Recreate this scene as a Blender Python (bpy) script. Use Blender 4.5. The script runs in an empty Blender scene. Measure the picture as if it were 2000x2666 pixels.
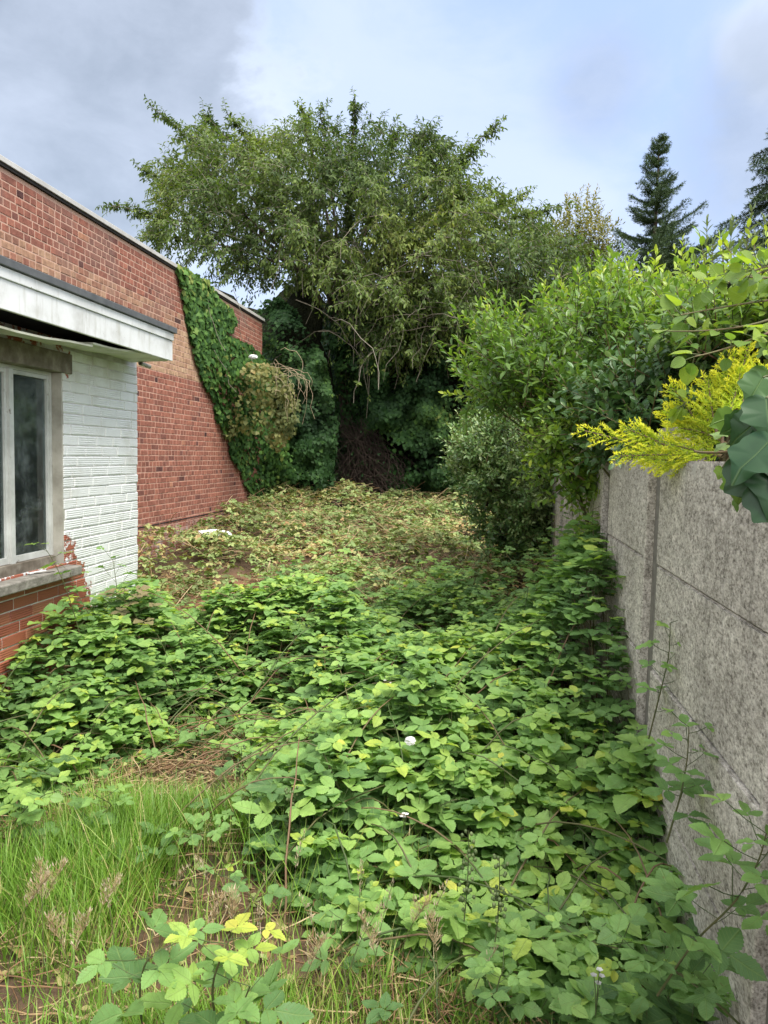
import bpy, bmesh, math
import numpy as np
from mathutils import Matrix, Vector

rng = np.random.default_rng(11)
scene = bpy.context.scene
COL = scene.collection
PI = math.pi

# ------------------------------------------------------------------ camera
FOC = 26/36*2666
CAM = np.array([0.0, 0.0, 1.7])
def cam_rot(pitch, yaw, roll):
    return np.array(Matrix.Rotation(math.radians(yaw), 3, 'Z') @ Matrix.Rotation(math.radians(90-pitch), 3, 'X') @ Matrix.Rotation(math.radians(roll), 3, 'Z'))
ROT = cam_rot(4.368, 7.864, 1.3)
cam_data = bpy.data.cameras.new('camera'); cam = bpy.data.objects.new('camera', cam_data); COL.objects.link(cam)
cam_data.sensor_fit = 'VERTICAL'; cam_data.sensor_height = 36; cam_data.lens = 26; cam_data.clip_start = .05; cam_data.clip_end = 2000
cam.matrix_world = Matrix.Translation(CAM) @ Matrix(ROT.tolist()).to_4x4()
scene.camera = cam

# survey: a bearing (read off the photograph) to a place at a known plane
DS = 1659/2000
def ray(u, v):
    u = np.asarray(u, float)/DS; v = np.asarray(v, float)/DS
    d = np.stack([(u-1000)/FOC, (1333-v)/FOC, -np.ones_like(u)], -1)
    return d @ ROT.T
def onX(u, v, X): d = ray(u, v); return CAM + d*((X-CAM[0])/d[..., 0])[..., None]
def onY(u, v, Y): d = ray(u, v); return CAM + d*((Y-CAM[1])/d[..., 1])[..., None]
def onZ(u, v, Z): d = ray(u, v); return CAM + d*((Z-CAM[2])/d[..., 2])[..., None]

# ------------------------------------------------------------------ helpers
def nrm(a): return a/np.maximum(np.linalg.norm(a, axis=-1, keepdims=True), 1e-9)
def U(a, b, n=None): return rng.uniform(a, b, n)
def sstep(a, b, x): t = np.clip((x-a)/(b-a), 0, 1); return t*t*(3-2*t)
_nz = [(rng.uniform(0, 2*PI), rng.uniform(0, 2*PI), rng.uniform(.7, 1.4)) for _ in range(12)]
def noise2(x, y, f=1.0):
    s = 0
    for a, p, k in _nz:
        s = s + np.sin((x*math.cos(a)+y*math.sin(a))*f*k*2.2+p*3)
    return s/math.sqrt(12*.5)          # about unit variance

def tag(o, label=None, cat=None, group=None, kind=None):
    if label: o['label'] = label
    if cat: o['category'] = cat
    if group: o['group'] = group
    if kind or cat: o['kind'] = kind or 'thing'
    return o
def empty(name, loc=(0, 0, 0)):
    o = bpy.data.objects.new(name, None); COL.objects.link(o); o.location = loc; o.empty_display_size = .1
    return o
def link(name, me, parent=None):
    o = bpy.data.objects.new(name, me); COL.objects.link(o)
    if parent is not None:
        o.parent = parent
        o.matrix_parent_inverse = Matrix.Translation(parent.location).inverted()
    return o

class Geo:
    """collects arrays of vertices and faces, then links them as ONE mesh object"""
    def __init__(s): s.v = []; s.f = []; s.n = 0; s.t = []; s.uv = []; s.mi = []; s.sm = []
    def add(s, V, faces, tint=.5, uv=None, mi=0, smooth=True):
        V = np.asarray(V, float).reshape(-1, 3); k = len(V)
        s.v.append(V)
        s.t.append(np.broadcast_to(np.asarray(tint, float), (k,)))
        s.uv.append(np.zeros((k, 2)) if uv is None else np.asarray(uv, float).reshape(-1, 2))
        for F in faces:                     # list of int arrays (m,3) or (m,4)
            F = np.asarray(F); s.f.append(F+s.n); s.mi.append(np.full(len(F), mi)); s.sm.append(np.full(len(F), smooth))
        s.n += k
    def build(s, name, mats, parent=None):
        me = bpy.data.meshes.new(name)
        V = np.concatenate(s.v); me.vertices.add(len(V)); me.vertices.foreach_set('co', V.ravel().astype(np.float32))
        L = np.concatenate([F.ravel() for F in s.f]); ln = np.concatenate([np.full(len(F), F.shape[1]) for F in s.f])
        me.loops.add(len(L)); me.loops.foreach_set('vertex_index', L.astype(np.int32))
        st = np.concatenate([[0], np.cumsum(ln)[:-1]])
        me.polygons.add(len(ln)); me.polygons.foreach_set('loop_start', st.astype(np.int32)); me.polygons.foreach_set('loop_total', ln.astype(np.int32))
        me.polygons.foreach_set('material_index', np.concatenate(s.mi).astype(np.int32))
        me.polygons.foreach_set('use_smooth', np.concatenate(s.sm).astype(bool))
        a = me.attributes.new('tint', 'FLOAT', 'POINT'); a.data.foreach_set('value', np.concatenate(s.t).astype(np.float32))
        a = me.attributes.new('luv', 'FLOAT2', 'POINT'); a.data.foreach_set('vector', np.concatenate(s.uv).ravel().astype(np.float32))
        for m in (mats if isinstance(mats, (list, tuple)) else [mats]): me.materials.append(m)
        me.update(calc_edges=True); me.validate()
        return link(name, me, parent)
    # --- shapes
    def box(s, x0, x1, y0, y1, z0, z1, tint=.5, mi=0, bev=0):
        bm = bmesh.new(); bmesh.ops.create_cube(bm, size=1)
        for v in bm.verts: v.co = ((x0+x1)/2+v.co.x*(x1-x0), (y0+y1)/2+v.co.y*(y1-y0), (z0+z1)/2+v.co.z*(z1-z0))
        if bev: bmesh.ops.bevel(bm, geom=bm.edges[:], offset=bev, segments=2, affect='EDGES', profile=.5)
        s.bm(bm, tint, mi)
    def bm(s, bm, tint=.5, mi=0, smooth=False):
        bm.verts.index_update()
        V = [v.co[:] for v in bm.verts]; t = {}
        for f in bm.faces: t.setdefault(len(f.verts), []).append([v.index for v in f.verts])
        s.add(V, [np.array(x) for x in t.values()], tint, None, mi, smooth); bm.free()
    def tubes(s, P, R, sides=3, tint=.5, mi=0):
        """P (N,K,3) polylines, R (N,K) radii"""
        P = np.asarray(P, float); N, K, _ = P.shape; R = np.broadcast_to(np.asarray(R, float), (N, K))
        T = nrm(np.gradient(P, axis=1)); ref = np.where(np.abs(T[..., 2:3]) > .9, [1., 0, 0], [0, 0, 1.])
        A = nrm(np.cross(T, ref)); B = np.cross(T, A)
        ang = np.arange(sides)*2*PI/sides
        V = P[:, :, None]+R[..., None, None]*(np.cos(ang)[:, None]*A[:, :, None]+np.sin(ang)[:, None]*B[:, :, None])
        i = np.arange(N*K*sides).reshape(N, K, sides); j = np.roll(i, -1, 2)
        F = np.stack([i[:, :-1], j[:, :-1], j[:, 1:], i[:, 1:]], -1).reshape(-1, 4)
        t = np.repeat(np.broadcast_to(np.asarray(tint, float), (N,)), K*sides)
        s.add(V, [F], t, None, mi)
    def leaves(s, tmpl, pos, axis, normal, size, tint=.5, width=1.0, mi=0):
        TV, TF, TU = tmpl
        pos = np.asarray(pos, float); N = len(pos)
        if N == 0: return
        ax = nrm(np.asarray(axis, float)); side = nrm(np.cross(ax, normal)); n2 = np.cross(side, ax)
        size = np.broadcast_to(np.asarray(size, float), (N,)); width = np.broadcast_to(np.asarray(width, float), (N,))
        V = pos[:, None]+size[:, None, None]*(TV[None, :, 0:1]*width[:, None, None]*side[:, None]+TV[None, :, 1:2]*ax[:, None]+TV[None, :, 2:3]*n2[:, None])
        k = len(TV); off = (np.arange(N)*k)[:, None, None]
        s.add(V, [(F[None]+off).reshape(-1, F.shape[1]) for F in TF], np.repeat(np.broadcast_to(np.asarray(tint, float), (N,)), k), np.tile(TU, (N, 1)), mi)

# leaf templates: unit length along y, x across, z out of the upper side
def strip_leaf(prof, fold=.1, droop=.15, curl=0.):
    """prof: list of (t, halfwidth); three columns folded at the midrib"""
    V = []; Uv = []
    for t, w in prof:
        z = -droop*t*t
        for sx in (-1, 0, 1):
            V.append((sx*w, t, z+(fold*w*2 if sx else 0)+curl*math.sin(t*9+sx)*.02)); Uv.append((sx*w, t))
    F = []
    for i in range(len(prof)-1):
        a = i*3
        F += [(a, a+3, a+4, a+1), (a+1, a+4, a+5, a+2)]
    return np.array(V), [np.array(F)], np.array(Uv)
def serrated(n, wmax, amp, fold, droop, curl=.6):
    prof = []
    for i in range(n+1):
        t = i/n
        w = wmax*math.sin(PI*t**.92)**.80*(1-.12*t) if 0 < t < 1 else .012
        if 0 < t < 1: w *= 1+(amp if i % 2 else -amp)
        prof.append((t, max(w, .012)))
    return strip_leaf(prof, fold, droop, curl)
BR_HI = serrated(16, .335, .075, .10, .05)
BR_MID = serrated(8, .335, .04, .10, .06)
BR_LO = serrated(4, .36, .0, .18, .12)
def warp(t, cup, twist, wave, wid):
    V, F, Q = t; V = V.copy(); x, y = V[:, 0]*wid, V[:, 1]
    V[:, 0] = x; V[:, 2] += cup*(x*x*3-.2*(y-.5)**2*4)+twist*x*(y-.3)+wave*np.sin(y*13+np.sign(x)*1.3)*np.abs(x)
    return V, F, Q
BR_HI = [BR_HI, warp(BR_HI, .16, .18, .08, 1.12), warp(BR_HI, -.2, -.16, .06, .86), warp(BR_HI, .08, -.3, -.12, 1.0)]
BR_MID = [BR_MID, warp(BR_MID, .16, .18, .08, 1.12), warp(BR_MID, -.2, -.16, .06, .86)]
CHERRY = strip_leaf([(0, .02), (.3, .17), (.62, .19), (.86, .09), (1, .01)], .22, .22)
PRIVET = strip_leaf([(0, .02), (.28, .16), (.6, .19), (.85, .1), (1, .01)], .2, .12)
ROUND = strip_leaf([(0, .06), (.08, .3), (.3, .47), (.55, .46), (.8, .3), (.93, .13), (1, .01)], .10, .2, 1.)
BLADE = strip_leaf([(0, .5), (.5, .4), (1, .03)], .2, 0)
NEEDLE = (np.array([(-.5, 0, 0), (.5, 0, 0), (.32, .6, .05), (0, 1, .1), (-.32, .6, .05)])*np.array([.3, 1, 1]), [np.array([(0, 1, 2, 4)]), np.array([(4, 2, 3)])], np.zeros((5, 2)))
def ivy_leaf(detail=1):
    pts = [(0, 0), (.16, -.10), (.38, -.04), (.50, .12), (.46, .28), (.56, .46), (.42, .56), (.27, .66), (.12, .86), (0, 1)]
    pts = pts + [(-x, y) for x, y in reversed(pts[1:-1])]
    if detail > 1:
        q = []
        for i, (x, y) in enumerate(pts):
            x2, y2 = pts[(i+1) % len(pts)]
            q += [(x, y), ((x+x2)/2*1.02, (y+y2)/2)]
        pts = q
        cut = []
        for i, (x, y) in enumerate(pts):
            x2, y2 = pts[(i+1) % len(pts)]; cut += [(x*.75+x2*.25, y*.75+y2*.25), (x*.25+x2*.75, y*.25+y2*.75)]
        pts = cut
    cen = [(0, .05, 0), (0, .35, -.03), (0, .7, -.03)]
    V = [(x, y, .16*abs(x)-.34*(x*x)-.22*y*y+.03*math.sin(x*9+y*7)) for x, y in pts]; n = len(V)
    V += cen
    F = []
    for i in range(n):
        j = (i+1) % n; ym = (pts[i][1]+pts[j][1])/2
        c = n+(0 if ym < .12 else 1 if ym < .58 else 2)
        F.append((i, j, c))
    # stitch between centre verts
    out = []
    for i in range(n):
        j = (i+1) % n; a = F[i][2]; b = F[j][2]
        if a != b: out.append((j, b, a))
    F = np.array(F+out)
    V = np.array(V); return V, [F], V[:, :2].copy()
IVY = ivy_leaf(1); IVY_HI = ivy_leaf(2)
IVY_LO = (np.array([(0, 0, 0), (.5, .12, .05), (.36, .55, .02), (0, 1, -.1), (-.36, .55, .02), (-.5, .12, .05), (0, .4, -.03)]),
          [np.array([(0, 1, 6), (1, 2, 6), (2, 3, 6), (3, 4, 6), (4, 5, 6), (5, 0, 6)])], np.zeros((7, 2)))

# ------------------------------------------------------------------ materials
def mat(name):
    m = bpy.data.materials.new(name); m.use_nodes = True; nt = m.node_tree; nt.nodes.clear()
    return m, nt
def nd(nt, typ, **kw):
    n = nt.nodes.new(typ)
    for k, v in kw.items():
        if k.startswith('i_'): n.inputs[k[2:].replace('_', ' ')].default_value = v
        else: setattr(n, k, v)
    return n
def ramp(nt, stops, fac=None, interp='LINEAR'):
    r = nt.nodes.new('ShaderNodeValToRGB'); cr = r.color_ramp; cr.interpolation = interp
    while len(cr.elements) < len(stops): cr.elements.new(.5)
    for e, (p, c) in zip(cr.elements, stops):
        e.position = p; e.color = (*c, 1) if len(c) == 3 else c
    if fac is not None: nt.links.new(fac, r.inputs[0])
    return r
def mixc(nt, fac, a, b, mode='MIX'):
    m = nt.nodes.new('ShaderNodeMix'); m.data_type = 'RGBA'; m.blend_type = mode
    for sock, v in ((m.inputs[0], fac), (m.inputs[6], a), (m.inputs[7], b)):
        if hasattr(v, 'links'): nt.links.new(v, sock)
        else: sock.default_value = v if not isinstance(v, tuple) or len(v) == 4 else (*v, 1)
    return m.outputs[2]
def math_(nt, op, a, b=0., c=None):
    m = nt.nodes.new('ShaderNodeMath'); m.operation = op
    for k, v in enumerate((a, b) if c is None else (a, b, c)):
        if hasattr(v, 'links'): nt.links.new(v, m.inputs[k])
        else: m.inputs[k].default_value = v
    return m.outputs[0]
def mapr(nt, v, a, b, lo=0., hi=1.):
    m = nt.nodes.new('ShaderNodeMapRange'); m.interpolation_type = 'SMOOTHSTEP'
    nt.links.new(v, m.inputs[0])
    for k, x in zip((1, 2, 3, 4), (a, b, lo, hi)): m.inputs[k].default_value = x
    return m.outputs[0]
def noise(nt, scale, detail=4, rough=.55, vec=None, dist=0.):
    n = nt.nodes.new('ShaderNodeTexNoise'); n.inputs['Scale'].default_value = scale; n.inputs['Detail'].default_value = detail
    n.inputs['Roughness'].default_value = rough; n.inputs['Distortion'].default_value = dist
    if vec is not None: nt.links.new(vec, n.inputs['Vector'])
    return n.outputs['Fac']
def out(nt, sh):
    o = nt.nodes.new('ShaderNodeOutputMaterial'); nt.links.new(sh, o.inputs[0])
def geo_pos(nt): return nt.nodes.new('ShaderNodeNewGeometry').outputs['Position']
def attr(nt, name, o='Fac'):
    a = nt.nodes.new('ShaderNodeAttribute'); a.attribute_name = name; return a.outputs[o]
def bump(nt, h, strength=.3, dist=.01):
    b = nt.nodes.new('ShaderNodeBump'); b.inputs['Strength'].default_value = strength; b.inputs['Distance'].default_value = dist
    nt.links.new(h, b.inputs['Height']); return b.outputs[0]

def leaf_mat(name, stops, trans=.3, rough=.42, spec=.4, veins=False, tr_gain=(1.5, 1.55, .7), spots=0.):
    m, nt = mat(name)
    col = ramp(nt, stops, attr(nt, 'tint')).outputs[0]
    pos = geo_pos(nt)
    col = mixc(nt, 1., col, ramp(nt, [(.3, (.78, .8, .75)), (.7, (1.15, 1.12, 1.05))], noise(nt, 14, 3, .6, pos)).outputs[0], 'MULTIPLY')
    p = nt.nodes.new('ShaderNodeBsdfPrincipled')
    if veins:
        sx = nt.nodes.new('ShaderNodeSeparateXYZ'); nt.links.new(attr(nt, 'luv', 'Vector'), sx.inputs[0])
        ax = math_(nt, 'ABSOLUTE', sx.outputs[0])
        mid = mapr(nt, ax, .0, .035, 1., 0.)
        w = math_(nt, 'SINE', math_(nt, 'MULTIPLY', math_(nt, 'SUBTRACT', sx.outputs[1], math_(nt, 'MULTIPLY', ax, .75)), 46.))
        sv = mapr(nt, w, .72, 1., 0., 1.)
        vv = mid if veins == 'mid' else math_(nt, 'MAXIMUM', mid, math_(nt, 'MULTIPLY', sv, .5))
        col = mixc(nt, math_(nt, 'MULTIPLY', vv, .16 if veins == 'mid' else .40), col, (.26, .36, .12))
        nt.links.new(bump(nt, math_(nt, 'MULTIPLY', vv, -1.), .5, .004), p.inputs['Normal'])
    if spots:
        col = mixc(nt, mapr(nt, noise(nt, 60, 3, .6, pos), .66, .74, 0., spots), col, (.16, .09, .03))
    nt.links.new(col, p.inputs['Base Color'])
    p.inputs['Roughness'].default_value = rough; p.inputs['Specular IOR Level'].default_value = spec
    t = nt.nodes.new('ShaderNodeBsdfTranslucent'); nt.links.new(mixc(nt, 1., col, (*tr_gain, 1), 'MULTIPLY'), t.inputs[0])
    mx = nt.nodes.new('ShaderNodeMixShader'); mx.inputs[0].default_value = trans
    nt.links.new(p.outputs[0], mx.inputs[1]); nt.links.new(t.outputs[0], mx.inputs[2]); out(nt, mx.outputs[0])
    return m
def plain(name, stops, scale=8, rough=.85, bstr=.3, bdist=.01, spec=.3, detail=5, tintmix=False, metallic=0.):
    m, nt = mat(name); pos = geo_pos(nt)
    nz = noise(nt, scale, detail, .6, pos)
    f = math_(nt, 'ADD', math_(nt, 'MULTIPLY', attr(nt, 'tint'), .7), math_(nt, 'MULTIPLY', math_(nt, 'SUBTRACT', nz, .35), .8)) if tintmix else nz
    c = ramp(nt, stops, f).outputs[0]
    p = nt.nodes.new('ShaderNodeBsdfPrincipled'); nt.links.new(c, p.inputs['Base Color'])
    p.inputs['Roughness'].default_value = rough; p.inputs['Specular IOR Level'].default_value = spec; p.inputs['Metallic'].default_value = metallic
    if bstr: nt.links.new(bump(nt, noise(nt, scale*3, 4, .6, pos), bstr, bdist), p.inputs['Normal'])
    out(nt, p.outputs[0]); return m

M = {}
M['bramble'] = leaf_mat('bramble_leaf', [(0, (.055, .11, .05)), (.35, (.11, .215, .078)), (.68, (.205, .365, .112)), (.84, (.30, .46, .12)), (.93, (.44, .53, .09)), (1, (.58, .54, .11))], .34, .45, .32, True, spots=.5)
M['bramble_dry'] = leaf_mat('dying_bramble_leaf', [(0, (.10, .12, .045)), (.25, (.16, .20, .075)), (.5, (.22, .32, .125)), (.72, (.32, .40, .16)), (.85, (.42, .38, .18)), (1, (.32, .20, .10))], .22, .6, .25)
M['tan_leaf'] = leaf_mat('tan_leaf', [(0, (.13, .13, .06)), (.5, (.20, .17, .09)), (1, (.24, .17, .10))], .15, .55, .3, True)
M['cherry'] = leaf_mat('cherry_leaf', [(0, (.045, .082, .025)), (.4, (.102, .158, .040)), (.75, (.18, .238, .062)), (1, (.27, .30, .095))], .32, .5, .25)
M['ivy'] = leaf_mat('ivy_leaf', [(0, (.014, .04, .014)), (.5, (.034, .085, .024)), (.85, (.09, .18, .04)), (1, (.24, .28, .08))], .18, .55, .16)
M['ivy_near'] = leaf_mat('glossy_ivy_leaf', [(0, (.012, .045, .016)), (.5, (.03, .085, .03)), (.85, (.10, .20, .04)), (1, (.18, .28, .06))], .18, .34, .4, 'mid')
M['dry_ivy'] = leaf_mat('withered_ivy_leaf', [(0, (.08, .10, .03)), (.5, (.18, .18, .06)), (1, (.34, .26, .12))], .2, .6, .25)
M['privet'] = leaf_mat('shrub_leaf', [(0, (.06, .13, .03)), (.45, (.14, .25, .045)), (.8, (.27, .38, .055)), (1, (.40, .48, .07))], .36, .36, .45)
M['darkshrub'] = leaf_mat('dark_shrub_leaf', [(0, (.026, .07, .026)), (.5, (.075, .155, .05)), (.85, (.15, .26, .085)), (1, (.30, .39, .18))], .18, .33, .45)
M['round'] = leaf_mat('round_leaf', [(0, (.08, .17, .035)), (.5, (.15, .25, .05)), (1, (.26, .36, .05))], .42, .42, .4, True)
M['grey_leaf'] = leaf_mat('grey_green_leaf', [(0, (.08, .12, .06)), (1, (.17, .22, .12))], .3, .5, .3)
M['yellow_tree'] = leaf_mat('yellowing_leaf', [(0, (.10, .13, .035)), (.6, (.20, .20, .055)), (1, (.34, .25, .06))], .3, .5, .3)
M['spruce'] = leaf_mat('spruce_needle', [(0, (.025, .05, .02)), (.6, (.06, .105, .038)), (1, (.11, .16, .055))], .08, .5, .3)
M['gold'] = leaf_mat('golden_needle', [(0, (.15, .29, .035)), (.35, (.42, .56, .045)), (1, (.84, .82, .07))], .35, .5, .25, tr_gain=(1.1, 1.1, .7))
M['grass'] = leaf_mat('grass_blade', [(0, (.09, .17, .025)), (.45, (.16, .31, .045)), (.72, (.25, .42, .07)), (.86, (.42, .40, .16)), (1, (.54, .45, .27))], .32, .45, .35)
M['straw'] = plain('straw', [(.1, (.10, .055, .03)), (.4, (.24, .14, .075)), (.65, (.40, .29, .16)), (.95, (.52, .43, .27))], 20, .8, 0, tintmix=True)
M['seed'] = leaf_mat('seed_head', [(0, (.36, .28, .22)), (1, (.62, .54, .44))], .3, .7, .2)
M['stem'] = plain('stem', [(.2, (.06, .09, .03)), (.5, (.11, .10, .045)), (.85, (.17, .10, .06))], 15, .6, 0, tintmix=True)
M['twig'] = plain('pale_twig', [(.2, (.09, .075, .055)), (.6, (.20, .18, .14)), (.9, (.32, .29, .23))], 25, .8, 0, tintmix=True)
M['deadtwig'] = plain('bleached_twig', [(.2, (.20, .15, .09)), (.9, (.48, .40, .27))], 25, .8, 0)
M['darktwig'] = plain('brown_twig', [(.2, (.022, .015, .011)), (.9, (.060, .042, .032))], 25, .85, 0)
M['bark'] = plain('bark', [(.25, (.035, .026, .02)), (.6, (.085, .062, .046)), (.9, (.14, .11, .085))], 9, .9, .8, .03)
M['core'] = plain('interior_dark_fill', [(.3, (.008, .010, .006)), (.7, (.022, .024, .013))], 5, .95, .9, .1, spec=.1)  # near-black fill standing in for deep shade inside the foliage

def brick_mat(name):
    m, nt = mat(name); pos = geo_pos(nt); tnt = attr(nt, 'tint'); sx = nt.nodes.new('ShaderNodeSeparateXYZ'); nt.links.new(pos, sx.inputs[0])
    zone = nt.nodes.new('ShaderNodeSeparateXYZ'); nt.links.new(attr(nt, 'luv', 'Vector'), zone.inputs[0])
    red = ramp(nt, [(0, (.045, .026, .028)), (.07, (.15, .065, .055)), (.3, (.225, .094, .070)), (.65, (.295, .118, .084)), (.9, (.34, .145, .10)), (1, (.39, .195, .12))], tnt).outputs[0]
    sand = ramp(nt, [(0, (.30, .17, .11)), (.5, (.42, .28, .18)), (1, (.48, .36, .24))], tnt).outputs[0]
    c = mixc(nt, zone.outputs[0], red, sand)
    c = mixc(nt, 1., c, ramp(nt, [(.3, (.68, .66, .66)), (.68, (1.2, 1.2, 1.2))], noise(nt, 18, 5, .65, pos)).outputs[0], 'MULTIPLY')
    # grey-brown weather staining high on the wall, lime bloom at the foot
    st = math_(nt, 'MULTIPLY', mapr(nt, noise(nt, 1.1, 4, .6, pos), .5, .66), mapr(nt, sx.outputs[2], 2.7, 3.6))
    c = mixc(nt, math_(nt, 'MULTIPLY', st, .55), c, (.20, .125, .105))
    lm = math_(nt, 'MULTIPLY', mapr(nt, noise(nt, 5, 6, .7, pos), .44, .62), mapr(nt, sx.outputs[2], .80, .45))
    c = mixc(nt, math_(nt, 'MULTIPLY', lm, .75), c, (.52, .48, .46))
    p = nt.nodes.new('ShaderNodeBsdfPrincipled'); nt.links.new(c, p.inputs['Base Color']); p.inputs['Roughness'].default_value = .9; p.inputs['Specular IOR Level'].default_value = .2
    nt.links.new(bump(nt, noise(nt, 60, 5, .6, pos), .5, .004), p.inputs['Normal']); out(nt, p.outputs[0]); return m
M['brick'] = brick_mat('red_brick')
def mortar_mat():
    m, nt = mat('mortar'); pos = geo_pos(nt); sx = nt.nodes.new('ShaderNodeSeparateXYZ'); nt.links.new(pos, sx.inputs[0])
    c = ramp(nt, [(.3, (.40, .225, .165)), (.7, (.54, .335, .26))], noise(nt, 7, 5, .6, pos)).outputs[0]
    c = mixc(nt, mapr(nt, sx.outputs[2], 2.6, 3.2, 0., .55), c, (.50, .34, .26))
    p = nt.nodes.new('ShaderNodeBsdfPrincipled'); nt.links.new(c, p.inputs['Base Color']); p.inputs['Roughness'].default_value = .95; out(nt, p.outputs[0]); return m
M['mortar'] = mortar_mat()
def painted_mat():
    """white paint over brick, flaking off low down and round the window"""
    m, nt = mat('flaking_white_paint'); pos = geo_pos(nt); sx = nt.nodes.new('ShaderNodeSeparateXYZ'); nt.links.new(pos, sx.inputs[0])
    y, z = sx.outputs[1], sx.outputs[2]
    pn = noise(nt, 9, 6, .7, pos)
    # amount of paint lost: under the sill and along the foot
    a = math_(nt, 'MULTIPLY', mapr(nt, z, 1.0, .86), mapr(nt, math_(nt, 'ADD', y, math_(nt, 'MULTIPLY', z, .35)), 5.32, 4.95))
    b = math_(nt, 'MULTIPLY', math_(nt, 'MULTIPLY', mapr(nt, y, 4.80, 4.66), mapr(nt, z, 2.0, 2.25, .0, 1.)), .4)
    b2 = math_(nt, 'MULTIPLY', math_(nt, 'MULTIPLY', mapr(nt, y, 4.95, 4.65), mapr(nt, z, 1.22, 1.02)), .48)
    lost = math_(nt, 'MAXIMUM', math_(nt, 'MAXIMUM', a, b), b2)
    msk = mapr(nt, math_(nt, 'ADD', pn, math_(nt, 'MULTIPLY', lost, .62)), .74, .79)
    red = ramp(nt, [(0, (.16, .05, .035)), (.5, (.33, .10, .06)), (1, (.38, .17, .10))], attr(nt, 'tint')).outputs[0]
    wht = ramp(nt, [(.25, (.60, .60, .57)), (.45, (.74, .755, .76)), (.75, (.80, .815, .83))], noise(nt, 3.5, 6, .65, pos)).outputs[0]
    # rusty and mossy wash below the eaves
    wht = mixc(nt, math_(nt, 'MULTIPLY', mapr(nt, z, 1.95, 2.42), mapr(nt, noise(nt, 3, 5, .65, pos), .40, .66, .15, .75)), wht, (.38, .37, .27))
    wht = mixc(nt, mapr(nt, noise(nt, 28, 4, .7, pos), .68, .76, 0., .5), wht, (.32, .30, .29))
    c = mixc(nt, msk, wht, red)
    p = nt.nodes.new('ShaderNodeBsdfPrincipled'); nt.links.new(c, p.inputs['Base Color']); p.inputs['Roughness'].default_value = .65
    rib = math_(nt, 'SINE', math_(nt, 'MULTIPLY', z, 2*PI/.0143))
    h = math_(nt, 'ADD', math_(nt, 'MULTIPLY', rib, math_(nt, 'MULTIPLY', mapr(nt, noise(nt, 4, 2, .5, pos), .35, .6), .5)), math_(nt, 'MULTIPLY', noise(nt, 45, 5, .65, pos), 1.2))
    h = math_(nt, 'SUBTRACT', h, math_(nt, 'MULTIPLY', msk, 1.2))
    nt.links.new(bump(nt, h, .55, .004), p.inputs['Normal']); out(nt, p.outputs[0]); return m
M['painted'] = painted_mat()
M['white_board'] = plain('weathered_white_board', [(.2, (.52, .52, .50)), (.45, (.72, .73, .735)), (.8, (.79, .80, .81))], 5, .5, .25, .004)
def board_mat():
    m, nt = mat('streaked_white_board'); pos = geo_pos(nt)
    ms = nt.nodes.new('ShaderNodeMapping'); ms.inputs['Scale'].default_value = (14, 14, 1.6); nt.links.new(pos, ms.inputs[0])
    c = ramp(nt, [(.3, (.50, .50, .48)), (.5, (.70, .71, .71)), (.7, (.79, .80, .81))], noise(nt, 3.2, 6, .65, pos)).outputs[0]
    c = mixc(nt, mapr(nt, noise(nt, 1.2, 5, .7, ms.outputs[0]), .52, .72, 0., .55), c, (.40, .39, .33))
    c = mixc(nt, mapr(nt, noise(nt, 45, 3, .7, pos), .70, .74, 0., .8), c, (.13, .12, .10))
    p = nt.nodes.new('ShaderNodeBsdfPrincipled'); nt.links.new(c, p.inputs['Base Color']); p.inputs['Roughness'].default_value = .6
    nt.links.new(bump(nt, noise(nt, 14, 5, .6, pos), .3, .006), p.inputs['Normal']); out(nt, p.outputs[0]); return m
M['fascia'] = board_mat()
M['soffit'] = plain('mossy_soffit', [(.25, (.34, .34, .25)), (.55, (.56, .56, .46)), (.8, (.66, .66, .58))], 6, .7, .3, .005)
M['lead'] = plain('grey_roof_edge', [(.3, (.075, .08, .085)), (.7, (.13, .135, .14))], 9, .6, .3, .004)
M['coping'] = plain('pale_metal_trim', [(.3, (.40, .39, .37)), (.7, (.56, .555, .54))], 4, .5, .15, .003)
M['black'] = plain('underlay_and_unlit_black', [(.3, (.012, .011, .010)), (.7, (.03, .028, .026))], 8, .9, .2)  # black of underlay and damp course, also painted in for the unlit room
M['felt'] = plain('roof_felt', [(.3, (.05, .05, .052)), (.7, (.10, .10, .10))], 20, .95, .4)
M['lintel'] = plain('stained_concrete', [(.25, (.07, .055, .042)), (.5, (.17, .145, .115)), (.8, (.36, .33, .28))], 9, .9, .6, .01)
M['sill'] = plain('weathered_sill', [(.25, (.11, .10, .085)), (.55, (.24, .225, .20)), (.85, (.36, .34, .31))], 14, .9, .6, .01)
M['render'] = plain('bare_render', [(.25, (.24, .225, .19)), (.55, (.42, .40, .35)), (.8, (.52, .50, .45))], 7, .85, .4, .006)
M['shaded_joint'] = plain('shade_grey_joint', [(.25, (.42, .40, .37)), (.6, (.60, .59, .57)), (.85, (.70, .70, .69))], 12, .9, .4, .005)  # shadow in the joints between white bricks, put in as a greyer tone
def peel_mat():
    m, nt = mat('peeling_white_timber'); pos = geo_pos(nt)
    msk = mapr(nt, noise(nt, 16, 7, .75, pos), .62, .66)
    c = mixc(nt, msk, ramp(nt, [(.3, (.42, .43, .41)), (.7, (.64, .655, .64))], noise(nt, 6, 4, .6, pos)).outputs[0], (.22, .18, .14))
    p = nt.nodes.new('ShaderNodeBsdfPrincipled'); nt.links.new(c, p.inputs['Base Color']); p.inputs['Roughness'].default_value = .6
    nt.links.new(bump(nt, math_(nt, 'MULTIPLY', msk, -1.), .8, .003), p.inputs['Normal']); out(nt, p.outputs[0]); return m
M['peel'] = peel_mat()
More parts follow.
